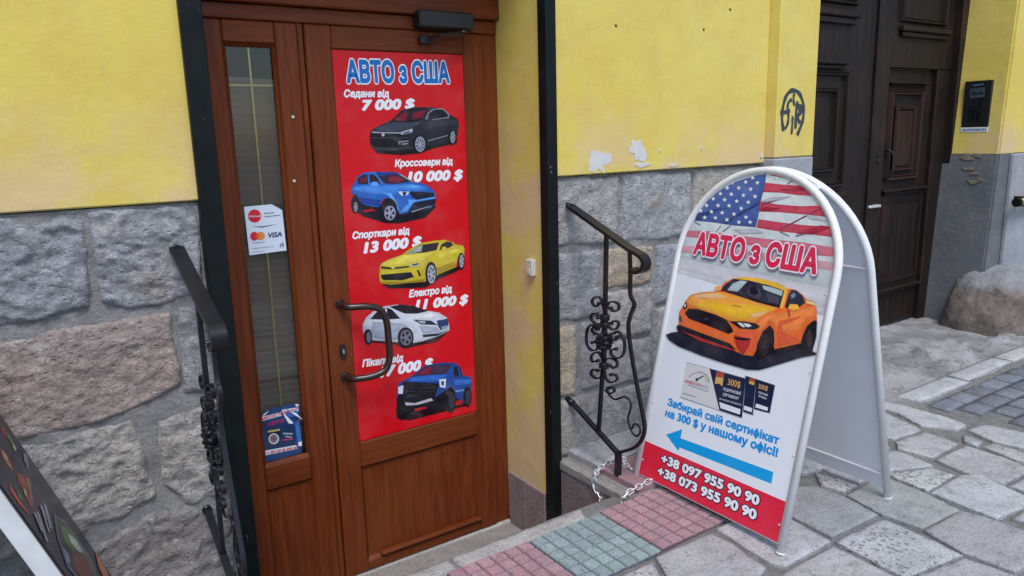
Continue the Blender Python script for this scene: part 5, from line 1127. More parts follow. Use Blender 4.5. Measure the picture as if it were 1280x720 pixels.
# reveals of the shop doorway
wallbox('door_reveal', 1.656, 1.697, .02, 2.46, MAT['stucco'], 2.222, 3.0, .002)
wallbox('door_reveal', .455, .497, -.05, 2.46, MAT['stucco'], 2.222, 3.0, .002)
wallbox('door_soffit', .497, 1.656, 2.40, 2.459, MAT['stucco'], 2.215, 3.0, .002)
wallbox('back_wall', .455, 1.70, -.1, 2.46, MAT['dark'], 2.9, 2.99, 0)
for (y0, y1, z1) in ((2.243, 2.372, .232), (2.376, 2.50, .234)):
    MB().box(1.645, y0, 0, 1.668, y1, z1, .002).build('skirting_tile', MAT['marble'], bld, (.95, .86, .86))
# the pilaster and the wall pier right of the second doorway
MB().box(2.885, 2.14, 1.517, 3.165, 3.0, 4.5, .006).build('pilaster', MAT['stucco'], bld)
MB().box(2.883, 2.138, .30, 3.167, 3.0, 1.515, .006).build('pilaster_base', MAT['plinth'], bld)
def lean(z): return 5.035+(z-.38)*.067
def pier(name, z0, z1, mat, o=0.0):
    m = MB(); xa, xb = lean(z0)-o, lean(z1)-o
    m.add([(xa, 2.17-o, z0), (9, 2.17-o, z0), (9, 3, z0), (xa, 3, z0), (xb, 2.17-o, z1), (9, 2.17-o, z1), (9, 3, z1), (xb, 3, z1)],
          [(0,1,5,4), (3,0,4,7), (0,3,2,1), (4,5,6,7), (1,2,6,5), (2,3,7,6)])
    o_ = m.build(name, mat, bld)
    bm = bmesh.new(); bm.from_mesh(o_.data); bmesh.ops.bevel(bm, geom=[e for e in bm.edges if abs(e.verts[0].co.y-e.verts[1].co.y) < .01 and abs(e.verts[0].co.x-e.verts[1].co.x) < .3 and e.verts[0].co.x < 6 and e.verts[0].co.y < 2.3], offset=.012, segments=2, affect='EDGES'); bm.to_mesh(o_.data); bm.free()
    return o_
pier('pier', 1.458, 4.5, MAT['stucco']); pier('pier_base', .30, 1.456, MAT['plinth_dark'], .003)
wallbox('door_head', 3.165, 5.3, 3.0, 4.5, MAT['stucco'], 2.17)
wallbox('threshold_wall', 3.165, 5.2, .0, .368, MAT['plinth'], 2.455, 3.0)
# corner joint lines in the grey pier: a shallow pilaster strip
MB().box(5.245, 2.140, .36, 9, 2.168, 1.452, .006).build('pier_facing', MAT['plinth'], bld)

# stone blocks, one object each
def rock_h(a=.016, f=6.0):
    def h(u, v, s): return .008 + a*.7*(1-2.2*abs(fb(u*8+s*2, v*11, s+7, 4))) + a*.6*fb(u*f+s*3.1, v*f*1.2, s, 5) + a*.5*abs(fb(u*19+s, v*23, s+2, 4)) + a*.34*fb(u*55, v*70, s, 3)
    return h
GREY, BLUE, PINK, TAN, OCH = (.57, .56, .56), (.54, .56, .61), (.68, .50, .42), (.70, .65, .58), (.64, .50, .34)
BL = [  # left of the door: (outline, colour, grid step)
 ([(-.46, 1.205), (.062, 1.218), (.160, 1.240), (.172, 1.488), (-.46, 1.488)], BLUE, .0075),
 ([(.176, 1.247), (.242, 1.214), (.405, 1.222), (.446, 1.232), (.446, 1.490), (.176, 1.488)], BLUE, .0075),
 ([(-.10, 1.172), (.126, 1.184), (.343, 1.188), (.350, 1.034), (.349, .985), (.215, .935), (.02, .918), (-.12, .912)], PINK, .0075),
 ([(.376, 1.196), (.447, 1.200), (.447, .945), (.370, .962)], GREY, .010),
 ([(-.40, .885), (-.027, .892), (.214, .903), (.234, .801), (.252, .675), (.18, .640), (-.05, .610), (-.40, .605)], TAN, .0075),
 ([(.286, .885), (.36, .905), (.447, .915), (.447, .635), (.331, .625), (.277, .717)], TAN, .010),
 ([(-.06, .565), (.105, .575), (.232, .612), (.446, .600), (.446, .36), (-.06, .36)], (.40, .355, .33), .010),
 ([(-.48, .575), (-.085, .570), (-.085, .36), (-.48, .36)], GREY, .02),
 ([(-.55, 1.17), (-.125, 1.17), (-.145, .915), (-.55, .915)], GREY, .02),
]
for z0, z1 in ((1.215, 1.487), (.925, 1.18), (.62, .89), (.36, .585)):
    x = -.58
    while x > -3.2:
        w = random.uniform(.35, .6); BL.append(([(x-w+.02, z0), (x, z0), (x, z1), (x-w+.02, z1)], random.choice((BLUE, GREY, TAN, PINK)), .04)); x -= w
def swell(poly, d):
    cx = sum(p[0] for p in poly)/len(poly); cy = sum(p[1] for p in poly)/len(poly)
    w = max(abs(p[0]-cx) for p in poly); q = max(abs(p[1]-cy) for p in poly)
    return [(cx+(p[0]-cx)*(1+d/w), cy+(p[1]-cy)*(1+d/q)) for p in poly]
for i, (poly, col, res) in enumerate(BL):
    if 2 <= i < 9: poly = [(min(p[0], .447), p[1]) for p in swell(poly, .009)]
    relief('stone', poly, WALL(2.213), .06, res, rock_h(.014 if i != 2 else .009), MAT['rock'], bld, col, .010, i*1.7+1, .009, .012)
BR = [
 ([(1.703, 1.225), (2.018, 1.215), (2.022, 1.488), (1.703, 1.490)], (0.66, 0.64, 0.62), .012),
 ([(2.036, 1.212), (2.432, 1.200), (2.436, 1.486), (2.038, 1.487)], (0.62, 0.63, 0.66), .012),
 ([(2.450, 1.20), (2.880, 1.19), (2.880, 1.488), (2.452, 1.486)], (0.7, 0.64, 0.56), .014),
 ([(1.703, .945), (1.80, .93), (1.930, .935), (1.935, 1.200), (1.703, 1.205)], (0.56, 0.57, 0.6), .012),
 ([(1.950, 1.035), (2.215, 1.025), (2.218, 1.185), (1.952, 1.195)], (0.78, 0.6, 0.4), .012),
 ([(2.232, .93), (2.55, .925), (2.555, 1.180), (2.236, 1.185)], (0.54, 0.58, 0.66), .014),
 ([(2.570, .92), (2.880, .92), (2.880, 1.172), (2.572, 1.175)], (0.6, 0.6, 0.6), .02),
 ([(1.948, .82), (2.216, .81), (2.216, 1.010), (1.95, 1.018)], (0.66, 0.62, 0.58), .012),
 ([(1.703, .632), (1.800, .625), (1.808, .912), (1.703, .925)], (0.8, 0.62, 0.4), .012),
 ([(1.822, .635), (1.934, .63), (1.936, .915), (1.824, .915)], (0.6, 0.57, 0.54), .012),
 ([(1.950, .62), (2.215, .61), (2.216, .795), (1.95, .802)], (0.56, 0.54, 0.53), .012),
 ([(2.232, .62), (2.55, .62), (2.55, .91), (2.232, .912)], (0.6, 0.58, 0.56), .02),
 ([(2.568, .62), (2.880, .62), (2.880, .905), (2.568, .905)], (0.55, 0.55, 0.57), .03),
 ([(1.703, .38), (1.915, .38), (1.915, .615), (1.703, .618)], (0.54, 0.5, 0.46), .012),
 ([(1.930, .38), (2.25, .38), (2.25, .600), (1.932, .602)], (0.52, 0.5, 0.49), .014),
 ([(2.268, .38), (2.880, .38), (2.880, .60), (2.268, .60)], (0.55, 0.54, 0.53), .03),
]
for i, (poly, col, res) in enumerate(BR):
    relief('stone', poly, WALL(2.226), .06, res, rock_h(.007), MAT['rock'], bld, col, .010, i*2.3+50, .010, .010)
# cement smeared between the stones
def mortar(x0, x1, z0, z1, y, seed):
    m = MB(); nx = int((x1-x0)/.016); nz = int((z1-z0)/.016)
    vs = [(x0+(x1-x0)*i/nx, y - .010*fb(i*.12+seed, j*.15, seed, 5) - .003*fb(i*.9, j*.9, seed, 3), z0+(z1-z0)*j/nz) for j in range(nz+1) for i in range(nx+1)]
    m.add(vs, [(j*(nx+1)+i, j*(nx+1)+i+1, (j+1)*(nx+1)+i+1, (j+1)*(nx+1)+i) for j in range(nz) for i in range(nx)], True)
    return m.build('mortar', MAT['mortar'], bld, weld=False)
mortar(-.9, .452, .30, 1.492, 2.211, 1.1); mortar(-4, -.9, .30, 1.492, 2.232, 4.1); mortar(1.70, 2.884, .30, 1.492, 2.229, 2.7)
# bare plaster where the yellow coat came off
for i, p in enumerate(((1.902, 1.540, .042, .036), (1.875, 1.528, .018, .020), (2.093, 1.582, .036, .030), (2.125, 1.560, .028, .024), (2.13, 1.522, .035, .010), (2.30, 1.510, .025, .005), (2.47, 1.572, .006, .007), (2.22, 1.575, .004, .005), (2.86, 1.53, .008, .010))):
    flat_poly('paint_chip', patch_poly(*p, i*2.2+.4, 22, .55), WALL(YW), .0012+i*.0003, MAT['chip'], bld)
PIERS = (Vector((5.052, 0, 0)), -Y3, Z3, -X3)
for i, p in enumerate(((-2.35, 1.435, .035, .016), (-2.29, 1.448, .025, .010), (-2.33, 1.365, .05, .009), (-2.30, 1.335, .03, .007), (-2.30, 1.28, .03, .014), (-2.26, 1.30, .012, .008))):
    q = patch_poly(*p, i*3.1+1, 20, .6); z0 = sum(a[1] for a in q)/len(q)
    flat_poly('bare_patch', q, (Vector((lean(z0)-.0045, 0, 0)), -Y3, Z3+X3*.0, -X3), .004, MAT['patch'], bld)
for (x, z) in ((1.983, 2.040), (2.463, 2.051), (2.621, 2.139)):
    flat_poly('drill_hole', patch_poly(x, z, .006, .005, x, 10, .3), WALL(YW), .0012, MAT['hole'], bld)
# steel angle posts on both corners of the opening
def steel_post(x0, x1, y0, y1, z0=.0):
    m = MB(); n = 60; X_ = (x0, x1)
    m.box(x0, y0, z0, x1, y1, 2.46, .003); return m.build('steel_post', MAT['jamb'], bld)
steel_post(.449, .508, 2.176, 2.236, .30); steel_post(1.6485, 1.694, 2.186, 2.238)

# ================================================================== SHOP DOOR
sd_ = thing('shop_door', (1.1, 2.5, 0), 'brown wood effect door with narrow glazed sidelight and arched pull handle', 'door')
W, WH = MAT['wood'], MAT['woodh']
def bx(name, x0, x1, z0, z1, y0, y1, mat, par=sd_, bev=.004): return MB().box(x0, y0, z0, x1, y1, z1, bev).build(name, mat, par)
bx('lintel_board', .498, 1.654, 2.078, 2.40, 2.485, 2.60, WH)
fr = bx('frame', 1.586, 1.654, .0, 2.026, 2.512, 2.60, W); bx('frame', .498, .548, 0, 2.026, 2.512, 2.60, W)
bx('frame_head', .498, 1.654, 2.027, 2.076, 2.508, 2.60, WH)
bx('mullion', .872, .893, .0, 2.026, 2.506, 2.60, W)
bx('sill', .498, 1.654, -.01, .008, 2.495, 2.60, MAT['concrete'])
def sash(par, x0, x1, z0, z1, lx, rx, tz, bz, y, mid):
    """frame of a leaf: stiles, top rail, middle rail, bottom rail, each with a bevelled bead"""
    bx('stile', x0, lx, z0, z1, y, y+.07, W, par); bx('stile', rx, x1, z0, z1, y, y+.07, W, par)
    bx('top_rail', lx+.0005, rx-.0005, tz, z1, y+.001, y+.07, WH, par)
    bx('middle_rail', lx+.0005, rx-.0005, mid[0], mid[1], y+.001, y+.07, WH, par)
    bx('bottom_rail', lx+.0005, rx-.0005, z0, bz, y+.001, y+.07, WH, par)
side = bx('sidelight', .5485, .5495, .01, .012, 2.52, 2.53, W)      # parent of the sidelight pieces
leaf = bx('door_leaf', .8945, .8955, .01, .012, 2.52, 2.53, W)
sash(side, .550, .870, .012, 2.024, .633, .797, 1.957, .030, 2.500, (.452, .540))
sash(leaf, .896, 1.583, .012, 2.024, .986, 1.499, 1.949, .052, 2.500, (.440, .540))
# beads round the panes and panels: thin bevelled strips set back from the face
def bead(par, x0, x1, z0, z1, y, w=.010):
    m = MB()
    a = [(x0, y, z0), (x1, y, z0), (x1, y, z1), (x0, y, z1)]; b = [(x0+w, y+w, z0+w), (x1-w, y+w, z0+w), (x1-w, y+w, z1-w), (x0+w, y+w, z1-w)]
    m.add(a+b, [(0,1,5,4), (1,2,6,5), (2,3,7,6), (3,0,4,7)]); return m.build('bead', W, par)
bead(side, .634, .796, .541, 1.956, 2.504); bead(side, .634, .796, .031, .451, 2.504); bead(leaf, .987, 1.498, .053, .439, 2.504)
bx('lower_panel', .634, .796, .031, .451, 2.514, 2.54, W, side); bx('lower_panel', .987, 1.498, .053, .439, 2.514, 2.54, W, leaf)
bx('upper_panel', .987, 1.498, .541, 1.948, 2.514, 2.54, W, leaf)
bx('weather_bar', 1.04, 1.50, .060, .074, 2.486, 2.512, WH, leaf, .004)
m = MB(); m.box(.636, 2.520, .543, .794, 2.524, 1.954); pane = m.build('glass_pane', MAT['glass'], side)
for a in ((.7135, .7200, .543, 1.954), ):
    MB().box(a[0], 2.526, a[2], a[1], 2.530, a[3], .001).build('glazing_bar', MAT['gold'], side)
MB().box(.636, 2.5255, 1.826, .794, 2.531, 1.832, .001).build('glazing_bar', MAT['gold'], side)
MB().box(.636, 2.5255, .672, .794, 2.531, .678, .001).build('glazing_bar', MAT['gold'], side)
m = MB(); n = 120                                          # pleated blind behind the glass
vs = []; 
for j in range(n+1):
    z = .5+1.36*j/n; y = 2.552+(.0012 if j % 2 else 0)+.003*fb(j*.2, 0, 0)
    vs += [(.60, y, z), (.83, y+.004, z-.012)]
m.add(vs, [(2*j, 2*j+1, 2*j+3, 2*j+2) for j in range(n)]); m.build('blind', MAT['curtain'], side)
# screws and hinge caps
for (x, z) in ((.834, 1.728), (.820, 1.519)):
    m = MB(); m.tube([(x, 2.4995, z), (x, 2.497, z)], .005, 10); m.build('screw_cap', MAT['bell'], side)
# handle, lock, closer
gp = smooth_path([(.948, 2.500, 1.076), (.950, 2.468, 1.075), (.962, 2.445, 1.073), (1.02, 2.425, 1.070), (1.062, 2.418, 1.055), (1.084, 2.415, 1.01), (1.088, 2.415, .94), (1.088, 2.415, .872), (1.068, 2.418, .828), (1.02, 2.425, .812), (.966, 2.445, .808), (.953, 2.468, .806), (.951, 2.500, .805)], 5)
h = MB(); h.tube(gp, .0125, 14); hd = h.build('door_handle', MAT['bronze'], leaf)
for z in (1.076, .805):
    m = MB(); m.tube([(.949, 2.4995, z), (.949, 2.491, z)], [.019, .017], 18); m.build('handle_rose', MAT['bronze'], leaf)
m = MB(); pl = [(.945+.011*math.cos(a), .903+(.016 if math.sin(a) > 0 else -.016)+.011*math.sin(a)) for a in [2*PI*i/20 for i in range(20)]]
m.add([(p[0], 2.4995, p[1]) for p in pl]+[(p[0], 2.492, p[1]) for p in pl], [tuple(range(20, 40))]+[(i, (i+1) % 20, 20+(i+1) % 20, 20+i) for i in range(20)])
m.build('lock_plate', MAT['black_plastic'], leaf)
m = MB(); m.box(.9435, 2.488, .896, .9475, 2.4925, .910, .001); m.build('lock_cylinder', MAT['steel'], leaf)
cl = MB().box(1.296, 2.447, 2.030, 1.520, 2.507, 2.090, .006).build('door_closer', MAT['black_plastic'], sd_)
m = MB(); m.tube([(1.475, 2.455, 2.028), (1.475, 2.455, 2.016)], .014, 12); m.tube([(1.475, 2.455, 2.018), (1.36, 2.43, 2.00)], .005, 6, sq=(.009, .003)); m.tube([(1.36, 2.43, 2.001), (1.335, 2.488, 1.992)], .005, 6, sq=(.008, .003)); m.build('closer_arm', MAT['bronze'], cl)
MB().box(1.312, 2.478, 1.978, 1.362, 2.4995, 2.006, .003).build('closer_bracket', MAT['black_plastic'], cl)

# poster on the door panel
PF = (Vector((0, 2.5135, 0)), X3, Z3, -Y3)
PF = (Vector((0, 2.507, 0)), X3, Z3, -Y3)
po = thing('poster', (1.24, 2.507, .545), 'tall red poster listing five cars and prices on the brown door', 'poster')
MB().box(.990, 2.5055, .546, 1.495, 2.5135, 1.945).build('backing_sheet', MAT['white_sheet'], po)
print_mesh('red_ground', [((204, 6, 24), [(.9875, .543), (1.4975, .543), (1.4975, 1.947), (.9875, 1.947)])], (Vector((0, 2.505, 0)), X3, Z3, -Y3), 0, MAT['print'], po)
PF = (Vector((0, 2.505, 0)), X3, Z3, -Y3)
WT = (232, 236, 244)
lettering('headline', TEXTS['p_title'], PF, .0006, [((236, 240, 246), .10, 0, 0), ((14, 110, 192), .050, 0, 0)], MAT['print'], po, grow=1.06)
for k in '12345':
    lettering('caption', TEXTS['p_l'+k], PF, .0006, [(WT, .050, 0, 0)], MAT['print'], po, .2, .86)
    lettering('price', TEXTS['p_n'+k], PF, .0006, [(WT, .060, 0, 0)], MAT['print'], po, .2, .9)
for k, lb in (('sedan', 'dark grey sedan printed at the top of the poster'), ('suv', 'blue crossover printed second from the top'), ('coupe', 'yellow sports coupe printed in the middle'), ('hatchback', 'white electric hatchback printed behind the handle'), ('pickup', 'blue pickup truck printed at the bottom')):
    o = print_mesh('car_picture', PRINTS[k], PF, .0016, MAT['print'], po, .00005, .13); o['label'] = lb
# stickers on the glass
GF = (Vector((0, 2.5195, 0)), X3, Z3, -Y3)
st = thing('payment_sticker', (.715, 2.519, 1.28), 'white payment card sticker with red disc and clipped corner on glass', 'sticker')
st_b = print_mesh('sticker_sheet', PRINTS['sticker'][:1], GF, 0, MAT['print_matt'], st)
print_mesh('emblem', PRINTS['sticker'][1:], GF, .0004, MAT['print_matt'], st)
lettering('lettering', TEXTS['s_visa'], GF, .0009, [((26, 44, 110), .03, 0, 0)], MAT['print_matt'], st, .2)
lettering('lettering', TEXTS['s_r'], GF, .0012, [((225, 200, 215), .03, 0, 0)], MAT['print_matt'], st)
fl = thing('torn_flyer', (.71, 2.518, .55), 'torn blue flyer with shield emblem stuck low on the sidelight glass', 'flyer')
print_mesh('flyer_sheet', PRINTS['flyer'][:1], GF, 0, MAT['print_matt'], fl)
print_mesh('emblem', PRINTS['flyer'][1:], GF, .0004, MAT['print_matt'], fl)
lettering('lettering', TEXTS['f1'], GF, .0016, [((190, 30, 60), .03, 0, 0)], MAT['print_matt'], fl)
lettering('lettering', TEXTS['f2'], GF, .0016, [((190, 40, 110), .03, 0, 0)], MAT['print_matt'], fl, .1)
lettering('lettering', TEXTS['f3'], GF, .0016, [((190, 30, 60), .03, 0, 0)], MAT['print_matt'], fl)
# loose corner of the flyer, curling off the glass
m = MB(); k = 8; vs = []
for i in range(k+1):
    t = i/k; vs += [(.716+.045*t, 2.518-.018*math.sin(t*2.4), .742-.034*t), (.722+.060*t, 2.518-.020*math.sin(t*2.6), .735-.056*t)]
m.add(vs, [(2*i, 2*i+1, 2*i+3, 2*i+2) for i in range(k)], True); m.build('loose_corner', MAT['white_sheet'], fl)
# door bell
db = thing('door_bell', (1.655, 2.305, 1.113), 'small cream doorbell button box on the yellow reveal beside the brown door', 'doorbell')
MB().box(1.636, 2.284, 1.118, 1.658, 2.324, 1.182, .003).build('bell_housing', MAT['bell'], db)
MB().box(1.6335, 2.296, 1.128, 1.637, 2.312, 1.146, .001).build('bell_button', MAT['bell'], db)

# ================================================================== OLD DOUBLE DOOR
od = thing('carriage_door', (4.1, 2.49, .38), 'tall dark double door with moulded panels and small wicket door', 'door')
OW = MAT['oldwood']
def ob(name, x0, x1, z0, z1, y0, y1, bev=.006, par=od): return MB().box(x0, y0, z0, x1, y1, z1, bev).build(name, OW, par)
def mould(par, x0, x1, z0, z1, y, w=.035, d=.022):
    m = MB(); a = [(x0, z0), (x1, z0), (x1, z1), (x0, z1)]
    rings = []
    for q, yy in ((0, y), (.25, y-d), (.55, y-d*.6), (.75, y-d*.9), (1.0, y+.012)):
        rings.append([(x0+w*q, yy, z0+w*q), (x1-w*q, yy, z0+w*q), (x1-w*q, yy, z1-w*q), (x0+w*q, yy, z1-w*q)])
    vs = [p for r_ in rings for p in r_]; fs = []
    for i in range(4):
        for k in range(4): fs.append((i*4+k, i*4+(k+1) % 4, i*4+4+(k+1) % 4, i*4+4+k))
    m.add(vs, fs); return m.build('moulding', OW, par)
def shelf(par, x0, x1, z0, z1, y): 
    m = MB(); m.box(x0, y-.035, (z0+z1)/2, x1, y, z1, .006); m.box(x0+.02, y-.02, z0, x1-.02, y, (z0+z1)/2-.001, .005); return m.build('ledge_moulding', OW, par)
L = ob('left_leaf', 3.17, 4.235, .375, 3.0, 2.500, 2.56)
R = ob('right_leaf_stile', 4.285, 4.405, .375, 3.0, 2.500, 2.56)
ob('meeting_post', 4.232, 4.288, .375, 3.0, 2.476, 2.55, .012)
ob('right_leaf_top', 4.406, 5.12, 1.978, 3.0, 2.501, 2.56); ob('right_leaf_stile', 4.955, 5.12, .375, 1.977, 2.5, 2.56)
ob('jamb_post', 5.10, 5.24, .37, 3.0, 2.45, 2.6)
mould(L, 3.40, 3.98, 1.31, 1.95, 2.499); mould(L, 3.50, 3.88, 1.40, 1.86, 2.490, .03, .016); mould(L, 3.40, 4.02, 2.29, 2.95, 2.499); shelf(L, 3.42, 4.02, 2.19, 2.262, 2.499); shelf(L, 3.45, 3.94, 1.955, 2.0, 2.499)
shelf(L, 3.42, 3.98, 1.22, 1.285, 2.499); mould(L, 3.40, 4.0, .55, 1.16, 2.499)
mould(R, 4.46, 4.98, 2.235, 2.95, 2.499); shelf(R, 4.46, 5.02, 2.155, 2.215, 2.499)
wk = ob('wicket_door', 4.408, 4.952, .385, 1.974, 2.530, 2.57)
OW = MAT['oldwood_red']; mould(wk, 4.455, 4.83, 1.31, 1.86, 2.529, .04, .024); mould(wk, 4.53, 4.755, 1.37, 1.765, 2.520, .028, .014); ob('raised_panel', 4.558, 4.727, 1.398, 1.737, 2.516, 2.531, .004, wk); OW = MAT['oldwood']; shelf(wk, 4.43, 4.86, 1.875, 1.90, 2.529)
shelf(wk, 4.44, 4.93, 1.225, 1.262, 2.529); mould(wk, 4.46, 4.92, .67, 1.19, 2.529, .018, .01); shelf(wk, 4.42, 4.95, .60, .635, 2.529)
m = MB(); m.tube(smooth_path([(4.445, 2.53, 1.50), (4.447, 2.495, 1.498), (4.46, 2.478, 1.475), (4.462, 2.476, 1.42), (4.46, 2.478, 1.362), (4.452, 2.497, 1.338), (4.45, 2.53, 1.336)], 4), .007, 8); m.build('wicket_handle', MAT['iron'], wk)
for z in (1.48, 1.438):
    m = MB(); m.tube([(4.345, 2.50, z), (4.345, 2.495, z)], .012, 12); m.build('keyhole_plate', MAT['black_plastic'], R)
MB().box(4.236, 2.468, 1.168, 4.355, 2.50, 1.184, .003).build('latch_bar', MAT['steel'], R)

# intercom on the pier
ic = thing('intercom_panel', (5.115, 2.33, 1.59), 'black door entry keypad plate with white label strip on yellow pier', 'intercom')
ICF = (Vector((lean(1.75)-.008, 0, 0)), -Y3, Z3, -X3)
MB().box(lean(1.75)-.012, 2.252, 1.622, lean(1.75)+.02, 2.412, 1.905, .003).build('metal_plate', MAT['black_plastic'], ic)
ICF = (Vector((lean(1.75)-.0125, 0, 0)), -Y3, Z3, -X3)
print_mesh('screen', [((62, 78, 86), [(-2.375, 1.80), (-2.29, 1.805), (-2.29, 1.862), (-2.375, 1.857)]), ((40, 46, 50), [(-2.372, 1.815), (-2.36, 1.85), (-2.33, 1.83), (-2.31, 1.852), (-2.293, 1.82)]),
    ((80, 96, 120), [(-2.365, 1.872), (-2.30, 1.876), (-2.30, 1.886), (-2.365, 1.882)])], ICF, .0006, MAT['print_matt'], ic)
for r_ in range(4):
    for c_ in range(3):
        y = 2.372-c_*.022; z = 1.735-r_*.025
        MB().box(lean(1.75)-.0155, y-.016, z, lean(1.75)-.0118, y, z+.018, .001).build('key', MAT['jamb'], ic)
MB().box(lean(1.75)-.0145, 2.302, 1.655, lean(1.75)-.0118, 2.312, 1.80, .001).build('key_strip', MAT['jamb'], ic)
MB().box(lean(1.75)-.013, 2.252, 1.592, lean(1.75)+.02, 2.412, 1.620, .001).build('label_strip', MAT['white_sheet'], ic)
lettering('lettering', ('ДОМОФОН', [-2.402, 1.600, -2.262, 1.600, -2.402, 1.613]), ICF, .0010, [((40, 60, 130), .03, 0, 0)], MAT['print_matt'], ic)

# graffiti tag on the pilaster
def stroke(pts, w):
    P = [Vector(p) for p in smooth_path([(a, b, 0) for a, b in pts], 4)]; n_ = len(P); L_, R_ = [], []
    for i, p in enumerate(P):
        t = (P[min(i+1, n_-1)]-P[max(i-1, 0)]).normalized(); q = Vector((-t.y, t.x, 0))*w/2*(1+.15*math.sin(i*1.3))
        L_.append((p+q)); R_.append((p-q))
    return L_, R_
gm = MB()
for si, (pts, w) in enumerate((
    ([(2.935, 1.635), (2.920, 1.69), (2.925, 1.745), (2.945, 1.79), (2.985, 1.812), (3.035, 1.800), (3.068, 1.755), (3.075, 1.70), (3.060, 1.655), (3.035, 1.615)], .020),
    ([(2.905, 1.715), (2.95, 1.718), (2.975, 1.726)], .020), ([(2.985, 1.772), (2.962, 1.762), (2.955, 1.73), (2.965, 1.70), (2.962, 1.668), (2.945, 1.645)], .016),
    ([(3.000, 1.800), (2.995, 1.775), (3.005, 1.745)], .015), ([(2.995, 1.70), (2.995, 1.66), (2.993, 1.62)], .014), ([(3.025, 1.765), (3.018, 1.70), (3.020, 1.645)], .018),
    ([(3.025, 1.74), (3.050, 1.745), (3.055, 1.715), (3.030, 1.70), (3.05, 1.668)], .018), ([(3.035, 1.72), (3.06, 1.72)], .03))):
    L_, R_ = stroke(pts, w); n_ = len(L_); z = .0006+si*.0002; y = 2.14-z
    gm.add([(p.x, y, p.y) for p in L_]+[(p.x, y, p.y) for p in R_], [(i, i+1, n_+i+1, n_+i) for i in range(n_-1)])
gm.build('graffiti_tag', MAT['spray'], bld, weld=False)

# ================================================================== GUARD STONE and GAS PIPE
gs = thing('guard_stone', (5.24, 2.10, .37), 'squat rounded guard stone with grey cement cap at the foot of the pier', 'stone')
bm = bmesh.new(); bmesh.ops.create_icosphere(bm, subdivisions=5, radius=1)
for v in bm.verts:
    d = v.co.copy(); k = abs(d.x)**3.2+abs(d.y)**3.2+abs(d.z)**2.6; d *= k**(-1/3.0)
    n1 = fb(d.x*1.3+4, d.y*1.3, d.z*1.3, 2)*.06 + fb(d.x*5, d.y*5, d.z*5, 4)*.022 + abs(fb(d.x*11, d.y*11, d.z*11, 3))*.016
    d *= 1+n1; taper = 1-.12*max(0, d.z)
    v.co = Vector((d.x*.39*taper, d.y*.26*taper, .05+d.z*.325-.05*max(0, d.x)*max(0, d.z)))+Vector((5.255, 2.125, .37))
me = bpy.data.meshes.new('rock'); bm.to_mesh(me); bm.free()
# object origin at the base so that the cap colour can follow height
ro = obj('rock', me, MAT['boulder'], gs, smooth=True)
for v in me.vertices: v.co -= Vector((0, 0, .37))
ro.location = (0, 0, .37)
gp_ = thing('gas_pipe', (5.6, 2.08, 1.15), 'yellow painted gas pipe sticking out along the grey pier', 'pipe')
m = MB(); m.tube([(5.21, 2.085, 1.157), (5.6, 2.085, 1.156), (7.5, 2.085, 1.15)], .022, 14); m.build('pipe', MAT['yellow_pipe'], gp_)
m = MB(); m.tube([(5.205, 2.085, 1.157), (5.235, 2.085, 1.157)], .028, 14); m.build('pipe_collar', MAT['jamb'], gp_)
MB().box(5.30, 2.06, 1.125, 5.315, 2.142, 1.188, .002).build('pipe_bracket', MAT['jamb'], gp_)

# ================================================================== RAILINGS
def bar2(m, pts, x, r=.0065, n=3, sq=None):
    P = smooth_path([(x, a, b) for a, b in pts], n)
    m.tube(P, r, 8, sq=sq, upv=(1, 0, 0) if sq else None)
rl = thing('stair_railing', (1.76, 2.0, .40), 'black wrought iron stair rail with scrolls right of the doorway, chained', 'railing', 'wrought iron rails flanking the doorway')
X0 = 1.76
m = MB(); bar2(m, RAIL['handrail'], X0, n=5, sq=(.019, .006)); m.build('handrail', MAT['iron'], rl)
m = MB(); m.tube([(X0, 2.230, 1.388), (X0, 2.196, 1.382)], .012, 8); m.build('wall_anchor', MAT['iron'], rl)
m = MB(); m.tube([(X0, 2.235, .612), (X0, 2.196, .604)], .014, 8); m.build('wall_anchor', MAT['iron'], rl)
m = MB(); pp = RAIL['post']; m.tube([(X0, pp[0][0], pp[0][1]), (X0, 2.0048, .985)], .0065, 4, sq=(.0065, .0065), upv=(1, 0, 0))
m.tube([(X0, 2.0048, .99), (X0, 2.014, .82)], .0075, 8, sq=(.0075, .0075), upv=(1, 0, 0)); m.tube([(X0, 2.014, .83), (X0, pp[3][0], pp[3][1]-.004)], .0075, 8, sq=(.006, .006), upv=(1, 0, 0)); m.build('post', MAT['iron'], rl)
m = MB(); bar2(m, RAIL['curved'], X0, n=5, sq=(.0055, .0055)); m.build('curved_bar', MAT['iron'], rl)
m = MB(); bar2(m, RAIL['wavy'], X0, .0040, 5); m.build('wavy_bar', MAT['iron'], rl)
m = MB(); bar2(m, RAIL['diag'], X0, n=3, sq=(.010, .0055)); m.build('bottom_bar', MAT['iron'], rl)
m = MB(); m.tube([(X0, RAIL['foot'][0][0], RAIL['foot'][0][1]), (X0, 1.934, .398)], .009, 8, sq=(.010, .009), upv=(1, 0, 0)); m.build('foot', MAT['iron'], rl)
for c in RAIL['curls']:
    m = MB(); P = smooth_path([(X0, a, b) for a, b in c], 5); n_ = len(P)
    m.tube(P, .005, 8, sq=(.006, .0026), upv=(1, 0, 0)); e = P[-1]
    m.tube([(X0-.007, e.y, e.z), (X0+.007, e.y, e.z)], .0062, 10); m.build('scroll', MAT['iron'], rl)
m = MB(); ry, rz = RAIL['rosette']
